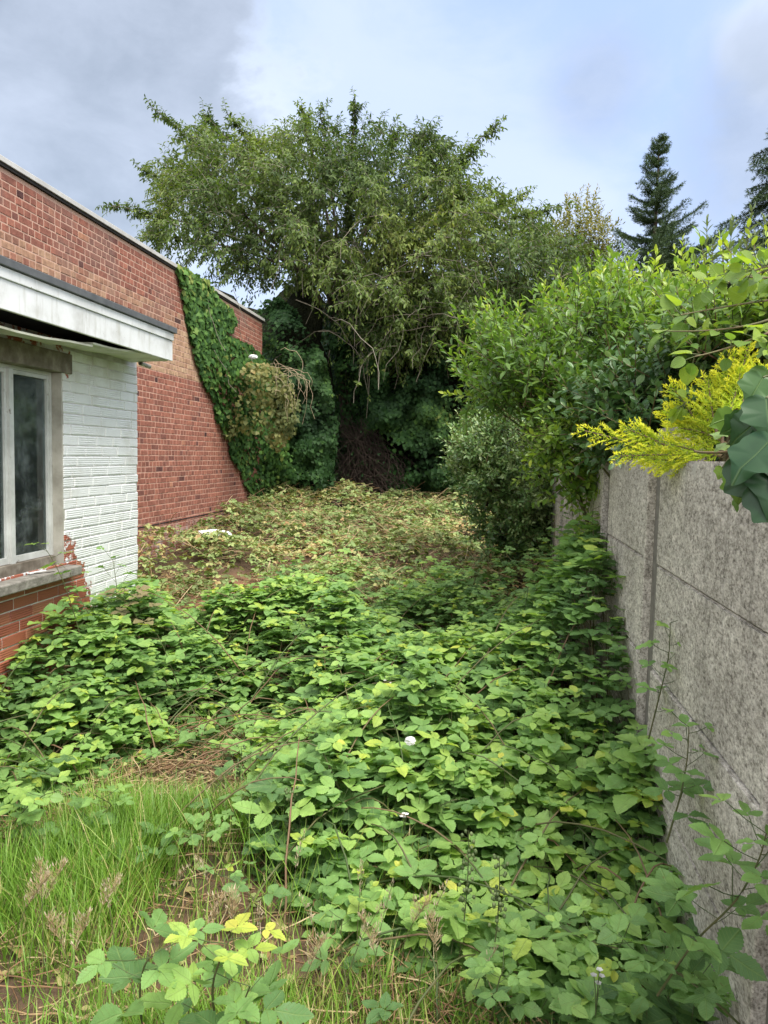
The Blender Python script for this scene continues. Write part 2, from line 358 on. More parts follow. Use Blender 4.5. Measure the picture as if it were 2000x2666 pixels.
def glass_mat():
    m, nt = mat('dusty_window_glass'); pos = geo_pos(nt)
    g = nt.nodes.new('ShaderNodeBsdfGlossy'); g.inputs['Roughness'].default_value = .06; g.inputs['Color'].default_value = (.9, .95, .95, 1)
    t = nt.nodes.new('ShaderNodeBsdfTransparent'); t.inputs[0].default_value = (.62, .68, .67, 1)
    d = nt.nodes.new('ShaderNodeBsdfDiffuse'); d.inputs[0].default_value = (.30, .34, .34, 1)
    fr = nt.nodes.new('ShaderNodeFresnel'); fr.inputs[0].default_value = 1.5
    m1 = nt.nodes.new('ShaderNodeMixShader'); nt.links.new(math_(nt, 'MULTIPLY', fr.outputs[0], 1.3), m1.inputs[0]); nt.links.new(t.outputs[0], m1.inputs[1]); nt.links.new(g.outputs[0], m1.inputs[2])
    m2 = nt.nodes.new('ShaderNodeMixShader'); nt.links.new(mapr(nt, noise(nt, 5, 6, .7, pos), .38, .8, .04, .42), m2.inputs[0]); nt.links.new(m1.outputs[0], m2.inputs[1]); nt.links.new(d.outputs[0], m2.inputs[2])
    out(nt, m2.outputs[0]); return m
M['glass'] = glass_mat()
def concrete_mat():
    m, nt = mat('pebbly_concrete'); pos = geo_pos(nt)
    mp = nt.nodes.new('ShaderNodeMapping'); mp.inputs['Scale'].default_value = (1, .5, .85); nt.links.new(pos, mp.inputs[0])
    v = nt.nodes.new('ShaderNodeTexVoronoi'); v.inputs['Scale'].default_value = 78; nt.links.new(mp.outputs[0], v.inputs['Vector'])
    sx = nt.nodes.new('ShaderNodeSeparateXYZ'); nt.links.new(v.outputs['Color'], sx.inputs[0])
    sz = nt.nodes.new('ShaderNodeSeparateXYZ'); nt.links.new(pos, sz.inputs[0])
    grain = math_(nt, 'ADD', math_(nt, 'MULTIPLY', noise(nt, 120, 5, .75, mp.outputs[0], .3), .6), math_(nt, 'MULTIPLY', noise(nt, 46, 4, .7, mp.outputs[0], .4), .4))
    c = ramp(nt, [(.36, (.12, .11, .095)), (.44, (.28, .26, .23)), (.5, (.44, .415, .375)), (.57, (.60, .57, .52)), (.65, (.76, .73, .68))], grain).outputs[0]
    chip = math_(nt, 'MULTIPLY', mapr(nt, v.outputs['Distance'], .34, .22), mapr(nt, sx.outputs[0], .80, .84))
    c = mixc(nt, math_(nt, 'MULTIPLY', chip, .75), c, (.64, .61, .56))
    pit = math_(nt, 'MULTIPLY', mapr(nt, v.outputs['Distance'], .34, .2), mapr(nt, sx.outputs[1], .86, .9))
    c = mixc(nt, math_(nt, 'MULTIPLY', pit, .7), c, (.085, .075, .065))
    c = mixc(nt, 1., c, ramp(nt, [(.28, (.72, .70, .68)), (.72, (1.3, 1.29, 1.27))], noise(nt, 2.6, 6, .65, pos)).outputs[0], 'MULTIPLY')
    # vertical water staining
    ms = nt.nodes.new('ShaderNodeMapping'); ms.inputs['Scale'].default_value = (9, 9, .55); nt.links.new(pos, ms.inputs[0])
    c = mixc(nt, mapr(nt, noise(nt, 1.6, 4, .6, ms.outputs[0]), .54, .74, 0., .35), c, (.12, .11, .095))
    # lichen along the tops
    c = mixc(nt, math_(nt, 'MULTIPLY', mapr(nt, noise(nt, 16, 5, .7, pos), .5, .62), mapr(nt, sz.outputs[2], 1.60, 1.70)), c, (.46, .45, .41))
    p = nt.nodes.new('ShaderNodeBsdfPrincipled'); nt.links.new(c, p.inputs['Base Color']); p.inputs['Roughness'].default_value = .92; p.inputs['Specular IOR Level'].default_value = .25
    h = math_(nt, 'ADD', math_(nt, 'MULTIPLY', grain, 1.2), math_(nt, 'MULTIPLY', noise(nt, 12, 4, .6, pos), .8))
    nt.links.new(bump(nt, h, .6, .006), p.inputs['Normal']); out(nt, p.outputs[0]); return m
M['concrete'] = concrete_mat()
M['post'] = plain('recess_shaded_concrete', [(.25, (.13, .12, .105)), (.55, (.19, .178, .158)), (.85, (.28, .262, .235))], 30, .92, .5, .006)  # darker than the panels: shade of the post recess put into the colour
def ground_mat():
    m, nt = mat('earth'); pos = geo_pos(nt)
    c = ramp(nt, [(.25, (.05, .032, .02)), (.5, (.12, .075, .045)), (.7, (.20, .125, .075)), (.9, (.27, .19, .11))], noise(nt, 6, 8, .7, pos)).outputs[0]
    c = mixc(nt, mapr(nt, noise(nt, .9, 4, .6, pos), .5, .65, 0., .7), c, (.045, .06, .02))
    vd = nt.nodes.new('ShaderNodeVectorMath'); vd.operation = 'DISTANCE'; nt.links.new(pos, vd.inputs[0]); vd.inputs[1].default_value = (-2.75, 7.8, .1)
    c = mixc(nt, mapr(nt, math_(nt, 'ADD', vd.outputs['Value'], math_(nt, 'MULTIPLY', noise(nt, 3, 4, .6, pos), .8)), 1.7, .8, 0., .85), c, (.30, .15, .085))
    p = nt.nodes.new('ShaderNodeBsdfPrincipled'); nt.links.new(c, p.inputs['Base Color']); p.inputs['Roughness'].default_value = 1.
    nt.links.new(bump(nt, noise(nt, 25, 6, .7, pos), .8, .03), p.inputs['Normal']); out(nt, p.outputs[0]); return m
M['ground'] = ground_mat()
M['plastic'] = plain('white_plastic', [(.2, (.66, .66, .65)), (.8, (.82, .82, .82))], 12, .4, .3, .01)
M['flower'] = plain('white_petal', [(.2, (.62, .60, .58)), (.8, (.8, .79, .77))], 30, .6, 0)
M['pod'] = leaf_mat('green_seed_pod', [(0, (.07, .11, .04)), (1, (.17, .22, .10))], .15, .5, .3)

# ------------------------------------------------------------------ sampling of plant volumes
def poly_dist(poly, u, v):
    """signed distance (px, positive inside) of points to a polygon"""
    P = np.asarray(poly, float); Q = np.roll(P, -1, 0); p = np.stack([u, v], -1)
    d = np.full(len(u), 1e9); ins = np.zeros(len(u), bool)
    for a, b in zip(P, Q):
        e = b-a; t = np.clip(((p-a)@e)/max(e@e, 1e-9), 0, 1); d = np.minimum(d, np.linalg.norm(p-a-t[:, None]*e, axis=1))
        c = (a[1] > v) != (b[1] > v)
        xi = (b[0]-a[0])*(v-a[1])/((b[1]-a[1]) if b[1] != a[1] else 1e-9)+a[0]
        ins ^= c & (u < xi)
    return np.where(ins, d, -d)
def volume(poly, Yc, half, n, edge=40., shell=.0, clump=0., cf=1., front=None):
    """n points in a lens-shaped volume whose outline, seen from the gate, is poly; returns points and outward directions"""
    P = np.asarray(poly, float); lo, hi = P.min(0), P.max(0); res = []; got = 0
    while got < n:
        k = n*3; u = U(lo[0], hi[0], k); v = U(lo[1], hi[1], k); d = poly_dist(poly, u, v)
        s = np.sqrt(np.clip(d/edge, 0, 1)); w = U(-1, 1, k)
        if shell: w = np.sign(w)*np.abs(w)**(1-shell)
        if front is not None: w = np.where(rng.random(k) < front, -np.abs(w), w)
        ok = d > 0
        if clump:
            q = noise2(u/90, v/90+w*1.3, cf); ok &= rng.random(k) < np.clip(.5+clump*q, .03, 1)
        res.append(np.stack([u, v, Yc+w*half*(.25+.75*s), w], -1)[ok]); got += ok.sum()
    r = np.concatenate(res)[:n]; pts = onY(r[:, 0], r[:, 1], r[:, 2]+half*.22*noise2(r[:, 0]/40, r[:, 1]/40, 1.7))
    c = P.mean(0); cen = onY(c[0], c[1], Yc)
    return pts, nrm(pts-cen)

def shoots(geo, stem, P0, D, L, nleaf, tmpl, size, tint, width=1., bend=.0, spread=.85, droop=.0, upn=.6, sr=.004, kpt=4, taper=.35, mi=0, t0=.12):
    """leafy shoots: P0 (N,3) foot, D directions, L lengths; nleaf leaves each, in a spiral"""
    N = len(P0); L = np.broadcast_to(L, (N,)); D = nrm(D)
    def at(t): return P0[:, None]+D[:, None]*(L[:, None]*t)[..., None]+np.array([0, 0, bend])*((L[:, None]*t)**2/np.maximum(L[:, None], .01))[..., None]
    ts = np.linspace(0, 1, kpt)[None].repeat(N, 0)
    if stem is not None: stem.tubes(at(ts), np.linspace(1, .4, kpt)[None]*sr*np.ones((N, 1)), 3, U(0, 1, N))
    t = np.clip(np.linspace(t0, 1, nleaf)[None]+U(-.03, .03, (N, nleaf)), 0, 1)
    p = at(t); tang = nrm(D[:, None]+np.array([0, 0, 2*bend])*t[..., None])
    ref = nrm(np.cross(tang, np.array([.31, .17, .93]))); ref2 = np.cross(tang, ref)
    ph = np.arange(nleaf)[None]*2.4+U(0, 6.3, (N, 1))+U(-.3, .3, (N, nleaf))
    rad = np.cos(ph)[..., None]*ref+np.sin(ph)[..., None]*ref2
    s = spread*(1-.55*t**3)
    ax = nrm(tang*(1.15-s)[..., None]+rad*s[..., None]+np.array([0, 0, -droop])+rng.normal(0, .12, (N, nleaf, 3)))
    nm = nrm(tang*(1-upn)+np.array([0, 0, upn])+rng.normal(0, .28, (N, nleaf, 3)))
    sz = np.broadcast_to(np.asarray(size, float).reshape(-1, 1) if np.ndim(size) else size, (N, nleaf))*(1-taper*t**2)*U(.75, 1.2, (N, nleaf))
    tn = np.clip(np.asarray(tint).reshape(-1, 1)+.22*(t-.5)+rng.normal(0, .12, (N, nleaf)), 0, 1)
    geo.leaves(tmpl, p.reshape(-1, 3), ax.reshape(-1, 3), nm.reshape(-1, 3), sz.ravel(), tn.ravel(), width, mi)

def blob(geo, c, r, seed, sub=3, amp=.25):
    bm = bmesh.new(); bmesh.ops.create_icosphere(bm, subdivisions=sub, radius=1)
    rs = np.random.default_rng(seed); ph = rs.uniform(0, 6, 6)
    for v in bm.verts:
        x, y, z = v.co; k = 1+amp*(math.sin(3.1*x+ph[0])*math.sin(2.7*y+ph[1])+.6*math.sin(6*z+ph[2]+x*3)+.4*math.sin(9*y+ph[3]+z*4))*.7
        v.co = (c[0]+r[0]*x*k, c[1]+r[1]*y*k, c[2]+r[2]*z*k)
    geo.bm(bm, .5, 0, True)

def bezier(p0, p1, p2, p3, k):
    t = np.linspace(0, 1, k)[:, None]
    return (1-t)**3*p0+3*(1-t)**2*t*p1+3*(1-t)*t*t*p2+t**3*p3

# ------------------------------------------------------------------ ground
def gz(x, y):
    return .48*sstep(6.0, 13, np.asarray(y, float))+.015*noise2(np.asarray(x, float), y, 1.6)
def build_ground():
    a = np.concatenate([np.linspace(-160, -14, 12), np.linspace(-13, 13, 90), np.linspace(14, 160, 12)])
    b = np.concatenate([np.linspace(-60, -3, 8), np.linspace(-2, 26, 110), np.linspace(28, 300, 14)])
    X, Y = np.meshgrid(a, b); Z = gz(X, Y); n, m = X.shape
    i = np.arange(n*m).reshape(n, m); F = np.stack([i[:-1, :-1], i[:-1, 1:], i[1:, 1:], i[1:, :-1]], -1).reshape(-1, 4)
    g = Geo(); g.add(np.stack([X, Y, Z], -1), [F]); tag(g.build('ground', M['ground']), 'bare brown earth under the brambles and grass', 'ground', kind='structure')
build_ground()

# ------------------------------------------------------------------ brickwork
XL, XW, XR = -4.4, -2.8, .70
def bricks(geo, X, y0, y1, z0, z1, ch, sl, hl, gap, proud=.010, holes=(), zone=None, bond='flemish', mi=0):
    rows = int((z1-z0)/ch); V = []; T = []; Z = []
    for r in range(rows):
        za = z0+r*ch; zb = za+ch-gap; y = y0-sl*rng.uniform(.2, .9) if bond == 'flemish' else y0-(sl/2 if r % 2 else 0)-.02
        k = int(rng.integers(0, 2)) if bond == 'flemish' else 0
        if bond == 'flemish' and r % 2 == 0: hdr = True
        else: hdr = False
        ya = max([h[1] for h in holes if h[2] < (za+zb)/2 < h[3]], default=y0)
        while y < y1:
            l = (hl if (hdr or (k % 2)) else sl) if bond == 'flemish' else sl
            l *= rng.uniform(.93, 1.07); a, b = max(y, ya), min(y+l-gap, y1); y += l; k += 1
            if b-a < .03: continue
            mid = (a+b)/2
            e = rng.normal(0, .0016, 4); x1 = X+rng.uniform(-.003, .002); x0 = X-proud; bv = .004
            V.append([(x0, a+e[0], za), (x0, b+e[1], za), (x0, b+e[1], zb), (x0, a+e[0], zb),
                      (x1, a+bv, za+bv+e[2]), (x1, b-bv, za+bv+e[3]), (x1, b-bv, zb-bv+e[2]), (x1, a+bv, zb-bv+e[3])])
            T.append(np.clip(rng.normal(.5, .16), .08, 1) if rng.random() > .014 else rng.uniform(0, .06)); Z.append(zone(mid, za) if zone else 0.)
    V = np.array(V); N = len(V); q = np.array([(4, 5, 6, 7), (0, 1, 5, 4), (1, 2, 6, 5), (2, 3, 7, 6), (3, 0, 4, 7)])
    F = (q[None]+(np.arange(N)*8)[:, None, None]).reshape(-1, 4)
    geo.add(V, [F], np.repeat(T, 8), np.repeat(np.stack([Z, Z], -1), 8, 0), mi, False)

def sandy(y, z):
    f = 0.
    if y < 11.4:
        if 2.70 < z < 3.42: f = rng.uniform(.75, 1.)
        elif 3.42 <= z < 3.58: f = rng.uniform(.1, .75)
    elif 2.7 < z < 3.3: f = rng.uniform(.1, .6)
    
    return f
def build_building():
    r = empty('brick_building', (XL, 9, 0))
    tag(r, 'long red brick wall with a pale metal roof trim and ivy on its far end', 'building')
    g = Geo()
    g.box(-10.5, XL-.004, 1.0, 14.07, -.5, 4.20, mi=1)
    bricks(g, XL, 1.0, 14.07, -.30, 4.205, .0745, .212, .102, .012, .004, zone=sandy)
    g.build('wall', [M['brick'], M['mortar']], r)
    g = Geo(); g.box(XL-.02, XL+.006, 1.0, 14.07, .700, .7115); g.build('damp_course', M['black'], r)
    g = Geo(); g.box(-10.5, XL-.06, 1.0, 14.0, 4.203, 4.235); g.build('roof', M['felt'], r)
    g = Geo(); g.box(XL-.055, XL+.035, 1.0, 14.12, 4.235, 4.285, bev=.004); g.box(XL-.05, XL+.022, 1.0, 14.10, 4.204, 4.236, mi=1); g.build('roof_trim', [M['coping'], M['black']], r)
build_building()

def build_extension():
    r = empty('painted_brick_extension', (XW, 4, 0))
    tag(r, 'low white painted brick lean-to with a sagging soffit and flaking window', 'building')
    wy1 = 4.60; wz0, wz1 = .985, 2.195; y0 = .6; ye = 5.66
    g = Geo()
    xb = XW-.0065
    g.box(XL+.03, xb, wy1, ye-.003, -.4, 2.42, mi=1)                 # pier body
    g.box(XL+.03, xb, y0, wy1, -.4, wz0-.07, mi=1)                        # under the window
    g.box(XL+.03, xb, y0, wy1, wz1+.135, 2.42)                      # over the lintel
    bricks(g, XW, y0, ye, -.28, 2.42, .0715, .235, .235, .0065, .007, holes=[(y0-1, wy1, wz0-.075, wz1+.135)], bond='stretcher')
    g.build('wall', [M['painted'], M['shaded_joint']], r)
    g = Geo(); g.box(XW-.22, XW-.004, wy1-.012, wy1+.012, wz0-.07, wz1); g.build('window_reveal', M['render'], r)
    g = Geo(); g.box(XW-.22, XW+.012, y0, wy1+.10, wz1+.002, wz1+.134, bev=.006); g.build('lintel', M['lintel'], r)
    g = Geo(); g.box(XW-.20, XW+.10, y0, wy1+.05, wz0-.135, wz0-.072, bev=.008); g.build('window_sill', M['sill'], r)
    # window: frame > pane
    fx = XW-.072; f = Geo(); fw = .022
    f.box(fx-.06, fx, wy1-.014-fw, wy1-.014, wz0, wz1)              # outer jamb
    f.box(fx-.055, fx-.002, y0, wy1-.014-fw, wz1-fw, wz1)
    f.box(fx-.055, fx+.03, y0, wy1-.014-fw, wz0-.07, wz0-.002, mi=1)
    ml = 4.150
    f.box(fx-.05, fx+.012, ml-.020, ml+.020, wz0, wz1-fw-.001)
    cells = [(ml+.020, wy1-.014-fw)]
    for q in range(4):
        e = ml-.020-.72*q; cells.append((e-.68, e)); f.box(fx-.05, fx+.012, e-.72, e-.68, wz0, wz1-fw-.001)
    for a, b in cells:        # sashes
        f.box(fx-.040, fx-.006, b-.022, b-.001, wz0+.001, wz1-fw-.002); f.box(fx-.040, fx-.006, a+.001, a+.014, wz0+.001, wz1-fw-.002)
        f.box(fx-.040, fx-.007, a+.014, b-.022, wz0+.001, wz0+.04); f.box(fx-.040, fx-.007, a+.014, b-.022, wz1-fw-.026, wz1-fw-.002)
    fo = f.build('window_frame', [M['peel'], M['lintel']], r)
    for a, b in cells:
        p = Geo(); p.box(fx-.026, fx-.022, a+.008, b-.016, wz0+.04, wz1-fw-.03); p.build('pane', M['glass'], fo)
    g = Geo()                                                        # the room behind, lined black to stand in for its unlit depth
    g.box(-4.3, XW-.23, 4.50, 4.595, wz0-.2, wz1+.1); g.box(-4.36, -4.30, y0, 4.5, wz0-.2, wz1+.1, mi=1); g.box(-4.3, XW-.23, y0, 4.5, wz0-.3, wz0-.2, mi=1)
    g.box(-4.3, XW-.23, y0, 4.5, wz1+.1, wz1+.13, mi=1)
    g.build('room_lining', [M['render'], M['black']], r)
    # flat roof, fascia, soffit
    xf = -2.45
    g = Geo(); g.box(XL+.02, xf-.03, y0, 5.50, 2.50, 2.585); g.build('roof', M['felt'], r)
    g = Geo(); g.box(xf-.022, xf, y0, 5.535, 2.395, 2.545, bev=.002); g.box(xf-.022, xf+.010, y0, 5.537, 2.5475, 2.603, bev=.003); g.build('fascia', M['fascia'], r)
    g = Geo(); g.box(xf-.06, xf+.026, y0, 5.565, 2.606, 2.650, bev=.004); g.box(XL+.02, xf-.06, y0, 5.56, 2.586, 2.62); g.build('roof_edge', M['lead'], r)
    g = Geo(); g.box(XL+.02, xf-.024, y0, 5.52, 2.425, 2.498); g.build('roof_deck', M['black'], r)
    for ya, yb, nm in ((y0, 4.42, 0), (4.43, 5.53, 1)):             # sagging soffit boards
        g = Geo(); k = 16; ys = np.linspace(ya, yb, k); V = []
        for y in ys:
            sag = .085*math.sin(np.clip((5.35-y)/3.0, 0, 1)*PI*.62)**1.2*(1 if y < 5.35 else 0)
            s2 = .018*(1-nm)+0.006*math.sin(y*7)
            for x, dz in ((xf-.035, -sag), (XW+.16, -sag*.8-.004), (XW+.013, -sag*.32-.012)):
                V += [(x, y, 2.398+dz-s2), (x, y, 2.410+dz-s2)]
        V = np.array(V); i = np.arange(k)[:, None]*6; F = []
        for a in range(k-1):
            o, p = a*6, a*6+6
            F += [(o, p, p+2, o+2), (o+2, p+2, p+4, o+4), (o+1, o+3, p+3, p+1), (o+3, o+5, p+5, p+3), (o, o+1, p+1, p), (o+4, p+4, p+5, o+5)]
        F += [(0, 2, 3, 1), (2, 4, 5, 3)]; e = (k-1)*6; F += [(e, e+1, e+3, e+2), (e+2, e+3, e+5, e+4)]
        g.add(V, [np.array(F)], smooth=False); g.build('soffit_board', M['soffit'], r)
    g = Geo(); g.tubes(np.array([[(XW+.10, 5.50, 2.372), (XW+.10, 5.60, 2.368), (XW+.10, 5.665, 2.366)]]), .016, 10); g.build('pipe_stub', M['render'], r)
build_extension()
def stick(name, label, cat, p, q, r, m):
    g = Geo(); a, b = np.array(p, float), np.array(q, float)
    bm = bmesh.new(); bmesh.ops.create_cube(bm, size=1); d = b-a; L = np.linalg.norm(d)
    bmesh.ops.transform(bm, matrix=Matrix.Translation(((a+b)/2).tolist()) @ Vector(d.tolist()).to_track_quat('Y', 'Z').to_matrix().to_4x4() @ Matrix.Diagonal((r*2, L, r*.7, 1)), verts=bm.verts)
    bmesh.ops.bevel(bm, geom=bm.edges[:], offset=r*.2, segments=1, affect='EDGES')
    g.bm(bm); return tag(g.build(name, m), label, cat)
stick('timber_offcut', 'short grey splinter of timber lying across the stone window sill', 'wood', (XW+.02, 4.22, .920), (XW+.09, 4.34, .920), .010, M['sill'])
stick('paint_flake', 'white flake of paint lying on the stone window sill beside a grey splinter', 'paint flake', (XW+.01, 4.19, .921), (XW+.03, 4.33, .921), .013, M['white_board'])

# ------------------------------------------------------------------ concrete fence
def build_fence():
    r = empty('concrete_fence', (XR, 4, 0))
    tag(r, 'grey pebbly concrete fence of stacked panels slotted between posts', 'fence')
    posts = [.45, 1.76, 3.24, 4.50, 5.76, 7.02, 8.28, 9.54]
    def lean(y): return 0.
    for i, y in enumerate(posts):
        g = Geo(); bm = bmesh.new(); bmesh.ops.create_cube(bm, size=1)
        h0, h1 = -.4, (1.79 if y > 3 else 1.72)
        for v in bm.verts: v.co = (XR+.091+v.co.x*.13, y+.02+v.co.y*.34, (h0+h1)/2+v.co.z*(h1-h0))
        bmesh.ops.bevel(bm, geom=[e for e in bm.edges if abs(e.verts[0].co.z-e.verts[1].co.z) > .5], offset=.012, segments=2, affect='EDGES')
        top = [f for f in bm.faces if f.normal.z > .9]
        ex = bmesh.ops.inset_region(bm, faces=top, thickness=.03)
        for f in [f for f in bm.faces if f.normal.z > .9 and f in top]:
            for v in f.verts: v.co.z += .055
        g.bm(bm); g.box(XR-.010, XR+.040, y+.086, y+.113, -.4, h1-.06, mi=1, bev=.005); o = g.build('post', [M['post'], M['concrete']], r)
    for i in range(len(posts)-1):
        a, b = posts[i]+.115, posts[i+1]-.085
        for z0, z1 in ((-.42, -.032), (-.027, .403), (.408, .838), (.843, 1.273), (1.278, 1.705)):
            k = 14; g = Geo(); bm = bmesh.new(); bmesh.ops.create_cube(bm, size=1)
            off = rng.uniform(-.003, .004)
            for v in bm.verts: v.co = (XR+.030+off+v.co.x*.055, (a+b)/2+v.co.y*(b-a), (z0+z1)/2+v.co.z*(z1-z0))
            bmesh.ops.bevel(bm, geom=bm.edges[:], offset=.006, segments=2, affect='EDGES')
            g.bm(bm); g.build('panel', M['concrete'], r)
build_fence()

# ------------------------------------------------------------------ big cherry tree
def tree_cherry():
    base = onY(np.array(755.), np.array(1085.), 16.3); r = empty('cherry_tree', (base[0], base[1], .42))
    tag(r, 'large spreading cherry tree with drooping olive leaves behind the brick wall', 'tree')
    fork = onY(np.array(742.), np.array(700.), 16.5)
    tr = Geo()
    tp = bezier(base+[0, 0, -.4], base+[.1, 0, 1.2], fork+[-.15, 0, -1.2], fork+[0, 0, 1.2], 16)
    rr = .17+.18*np.exp(-np.linspace(0, 1, 16)*8)-.07*np.linspace(0, 1, 16)
    tr.tubes(tp[None], rr[None], 12); tr.build('trunk', M['bark'], r)
    ends = [(328, 232, 16.5), (236, 442, 16), (318, 505, 17), (440, 245, 17), (490, 245, 15.6), (345, 350, 16.4), (650, 232, 17.5), (690, 235, 16), (768, 217, 16.6), (860, 280, 17.4), (1072, 268, 16.8), (1030, 322, 15.8), (300, 362, 17.4),
            (1222, 442, 16), (1130, 420, 17), (1300, 560, 16.6), (1180, 620, 15), (1000, 420, 15), (900, 520, 14.4), (560, 420, 14.8), (760, 400, 14.6), (640, 600, 14.9), (1010, 740, 14.9), (850, 700, 14.3), (1100, 520, 17.8), (420, 420, 17.9), (600, 300, 17.8), (930, 330, 18), (700, 560, 18.3)]
    lg = Geo(); cr = Geo(); tw = Geo(); spots = []
    for u, v, Y in ends:
        e = onY(np.array(float(u)), np.array(float(v)), Y); d = e-fork
        mid1 = fork+d*.30+np.array([0, 0, .9*abs(d[0])*.12+.5]); mid2 = fork+d*.7+np.array([0, 0, .45])
        p = bezier(fork+[0, 0, rng.uniform(-.6, .6)], mid1, mid2, e, 22)
        lg.tubes(p[None], (.008+.052*(1-np.linspace(0, 1, 22))**1.6)[None], 6)
        # side sprays along the outer part
        k = 40; t = U(.45, 1., k)**.8; idx = np.clip((t*21).astype(int), 0, 20)
        P0 = p[idx]; tang = nrm(p[idx+1]-p[idx])
        D = nrm(tang*.9+rng.normal(0, .55, (k, 3))+np.array([0, 0, .05]))
        spots.append((P0, D, U(.12, .42, k)))
        # end spray
        spots.append((p[-6:], nrm(p[-6:]-p[-7:-1]+rng.normal(0, .1, (6, 3))), np.full(6, .35)))
    lg.build('limb', M['bark'], r)
    k = 3600; q = U(.22, .92, k); c = np.stack([np.interp(q, np.linspace(0, 1, 16), tp[:, j]) for j in range(3)], -1); a = U(0, 2*PI, k); o = np.stack([np.cos(a), np.sin(a), 0*a], -1)
    iv = Geo(); iv.leaves(IVY_LO, c+o*(U(.15, .75, k)*(.55+.4*np.sin(q*9)**2))[:, None], nrm(np.array([0, 0, -.9])+rng.normal(0, .4, (k, 3))+o*.4), nrm(o+rng.normal(0, .3, (k, 3))+[0, 0, .3]), .085*U(.6, 1.2, k), np.clip(rng.normal(.34, .15, k), 0, 1)); iv.build('trunk_ivy', M['ivy'], r)
    poly = [(395, 300), (440, 275), (520, 305), (610, 300), (640, 270), (700, 262), (740, 290), (790, 270), (850, 290), (920, 290), (985, 330), (1000, 370), (1060, 410), (1120, 450), (1170, 480), (1250, 530), (1320, 580), (1330, 640), (1220, 690),
            (1120, 730), (1040, 760), (980, 750), (900, 770), (840, 780), (790, 740), (740, 720), (700, 680), (640, 630), (540, 610), (470, 600), (410, 560), (350, 525), (330, 500), (360, 440), (330, 410), (370, 380), (350, 345), (400, 330)]
    P0, O = volume(poly, 16.5, 2.3, 6200, 80, .45, 1.1, 2.2, .62)
    # leave the chinks of sky over the wall end open
    du = lambda u, v, rr_: np.linalg.norm(np.cross(nrm(P0-CAM), nrm(ray(np.array(float(u)), np.array(float(v))))), axis=1) > rr_
    keep = np.ones(len(P0), bool)
    for u, v, rr_ in ((675, 665, .022), (700, 695, .020), (655, 645, .015), (690, 720, .014), (470, 570, .016), (520, 600, .012), (430, 590, .015), (590, 625, .012), (830, 330, .010), (660, 325, .008), (700, 560, .010), (560, 380, .007), (500, 520, .012), (1190, 500, .012)): keep &= du(u, v, rr_) | (rng.random(len(P0)) < .04)
    P0, O = P0[keep], O[keep]
    D = nrm(O*.6+rng.normal(0, .5, P0.shape)+np.array([0, 0, .05])); spots.append((P0, D, U(.25, .6, len(P0))))
    Pc, Oc = volume([(480, 400), (620, 330), (760, 320), (900, 360), (1000, 440), (1080, 540), (1000, 640), (820, 650), (680, 600), (560, 540)], 17.6, .9, 1300, 60, .2)
    spots.append((Pc, nrm(Oc*.5+rng.normal(0, .5, Pc.shape)), U(.25, .6, len(Pc))))
    P0 = np.concatenate([s[0] for s in spots]); D = np.concatenate([s[1] for s in spots]); L = np.concatenate([s[2] for s in spots])
    zt = np.clip((P0[:, 2]-3)/6, 0, 1)
    tint = np.clip(.34+.22*noise2(P0[:, 0], P0[:, 2], .8)*.6+rng.normal(0, .1, len(P0)), .05, .95)
    shoots(cr, tw, P0, D, L, 11, CHERRY, .112, tint, 1., bend=-.22, spread=.8, droop=.40, upn=.5, sr=.005, taper=.25)
    # bare whips hanging below the crown
    n = 85; u = np.where(rng.random(n) < .75, U(690, 1020, n), U(620, 1200, n)); v = U(470, 760, n); Y = U(13.9, 15.3, n); a = onY(u, v, Y); Ln = U(.6, 2.0, n)
    dx = rng.normal(0, .75, (n, 2)); K = 9; t = np.linspace(0, 1, K)
    wig = np.cumsum(rng.normal(0, .05, (n, K, 3)), 1)
    P = a[:, None]+np.stack([dx[:, :1]*Ln[:, None]*t*(1.2-.5*t), dx[:, 1:]*Ln[:, None]*t*.6, -Ln[:, None]*t**1.9*.75], -1)+wig
    tw.tubes(P, np.linspace(.010, .004, K)[None], 4, U(.15, .8, n))
    W0 = P[:80, 2:-1:2].reshape(-1, 3)
    shoots(cr, None, W0, nrm(rng.normal(0, .6, W0.shape)+[0, 0, -.6]), U(.1, .3, len(W0)), 5, CHERRY, .10, np.full(len(W0), .45), spread=.8, droop=.4, upn=.4)
    cr.build('crown', M['cherry'], r)
    tw.build('twig', M['twig'], r)
tree_cherry()

# ------------------------------------------------------------------ ivy, shrubs under the tree
def ivy_mass(name, label, cat, polys, n, Yc, half, size, tint, core=None, mats=None, group=None, tmpl=IVY_LO, stems=0, shell=.5, edge=50, front=.75, clump=.75):
    P, O = volume(polys, Yc, half, n, edge, shell, clump, 1.6, front)
    c = P.mean(0); r = empty(name, (c[0], c[1], .4)); tag(r, label, cat, group)
    g = Geo(); nmv = nrm(O*np.array([.7, 1.0, .5])+np.array([0, -.55, .55])+rng.normal(0, .35, P.shape))
    ax = nrm(np.array([0, 0, -.8])+rng.normal(0, .45, P.shape)+O*.35); ax = nrm(ax-nmv*np.sum(ax*nmv, -1, keepdims=True)*.8)
    tn = np.clip(tint+.16*noise2(P[:, 0]*1.5, P[:, 2]*1.5, 1.2)+rng.normal(0, .14, n), 0, 1)
    g.leaves(tmpl, P, ax, nmv, size*U(.6, 1.25, n), tn); g.build('foliage', mats or M['ivy'], r)
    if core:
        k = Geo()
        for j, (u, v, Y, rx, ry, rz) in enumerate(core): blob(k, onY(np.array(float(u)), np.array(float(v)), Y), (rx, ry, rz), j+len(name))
        k.build('dark_core_lump', M['core'], r)  # added dark lumps, painting the shaded interior of the ivy
    return r

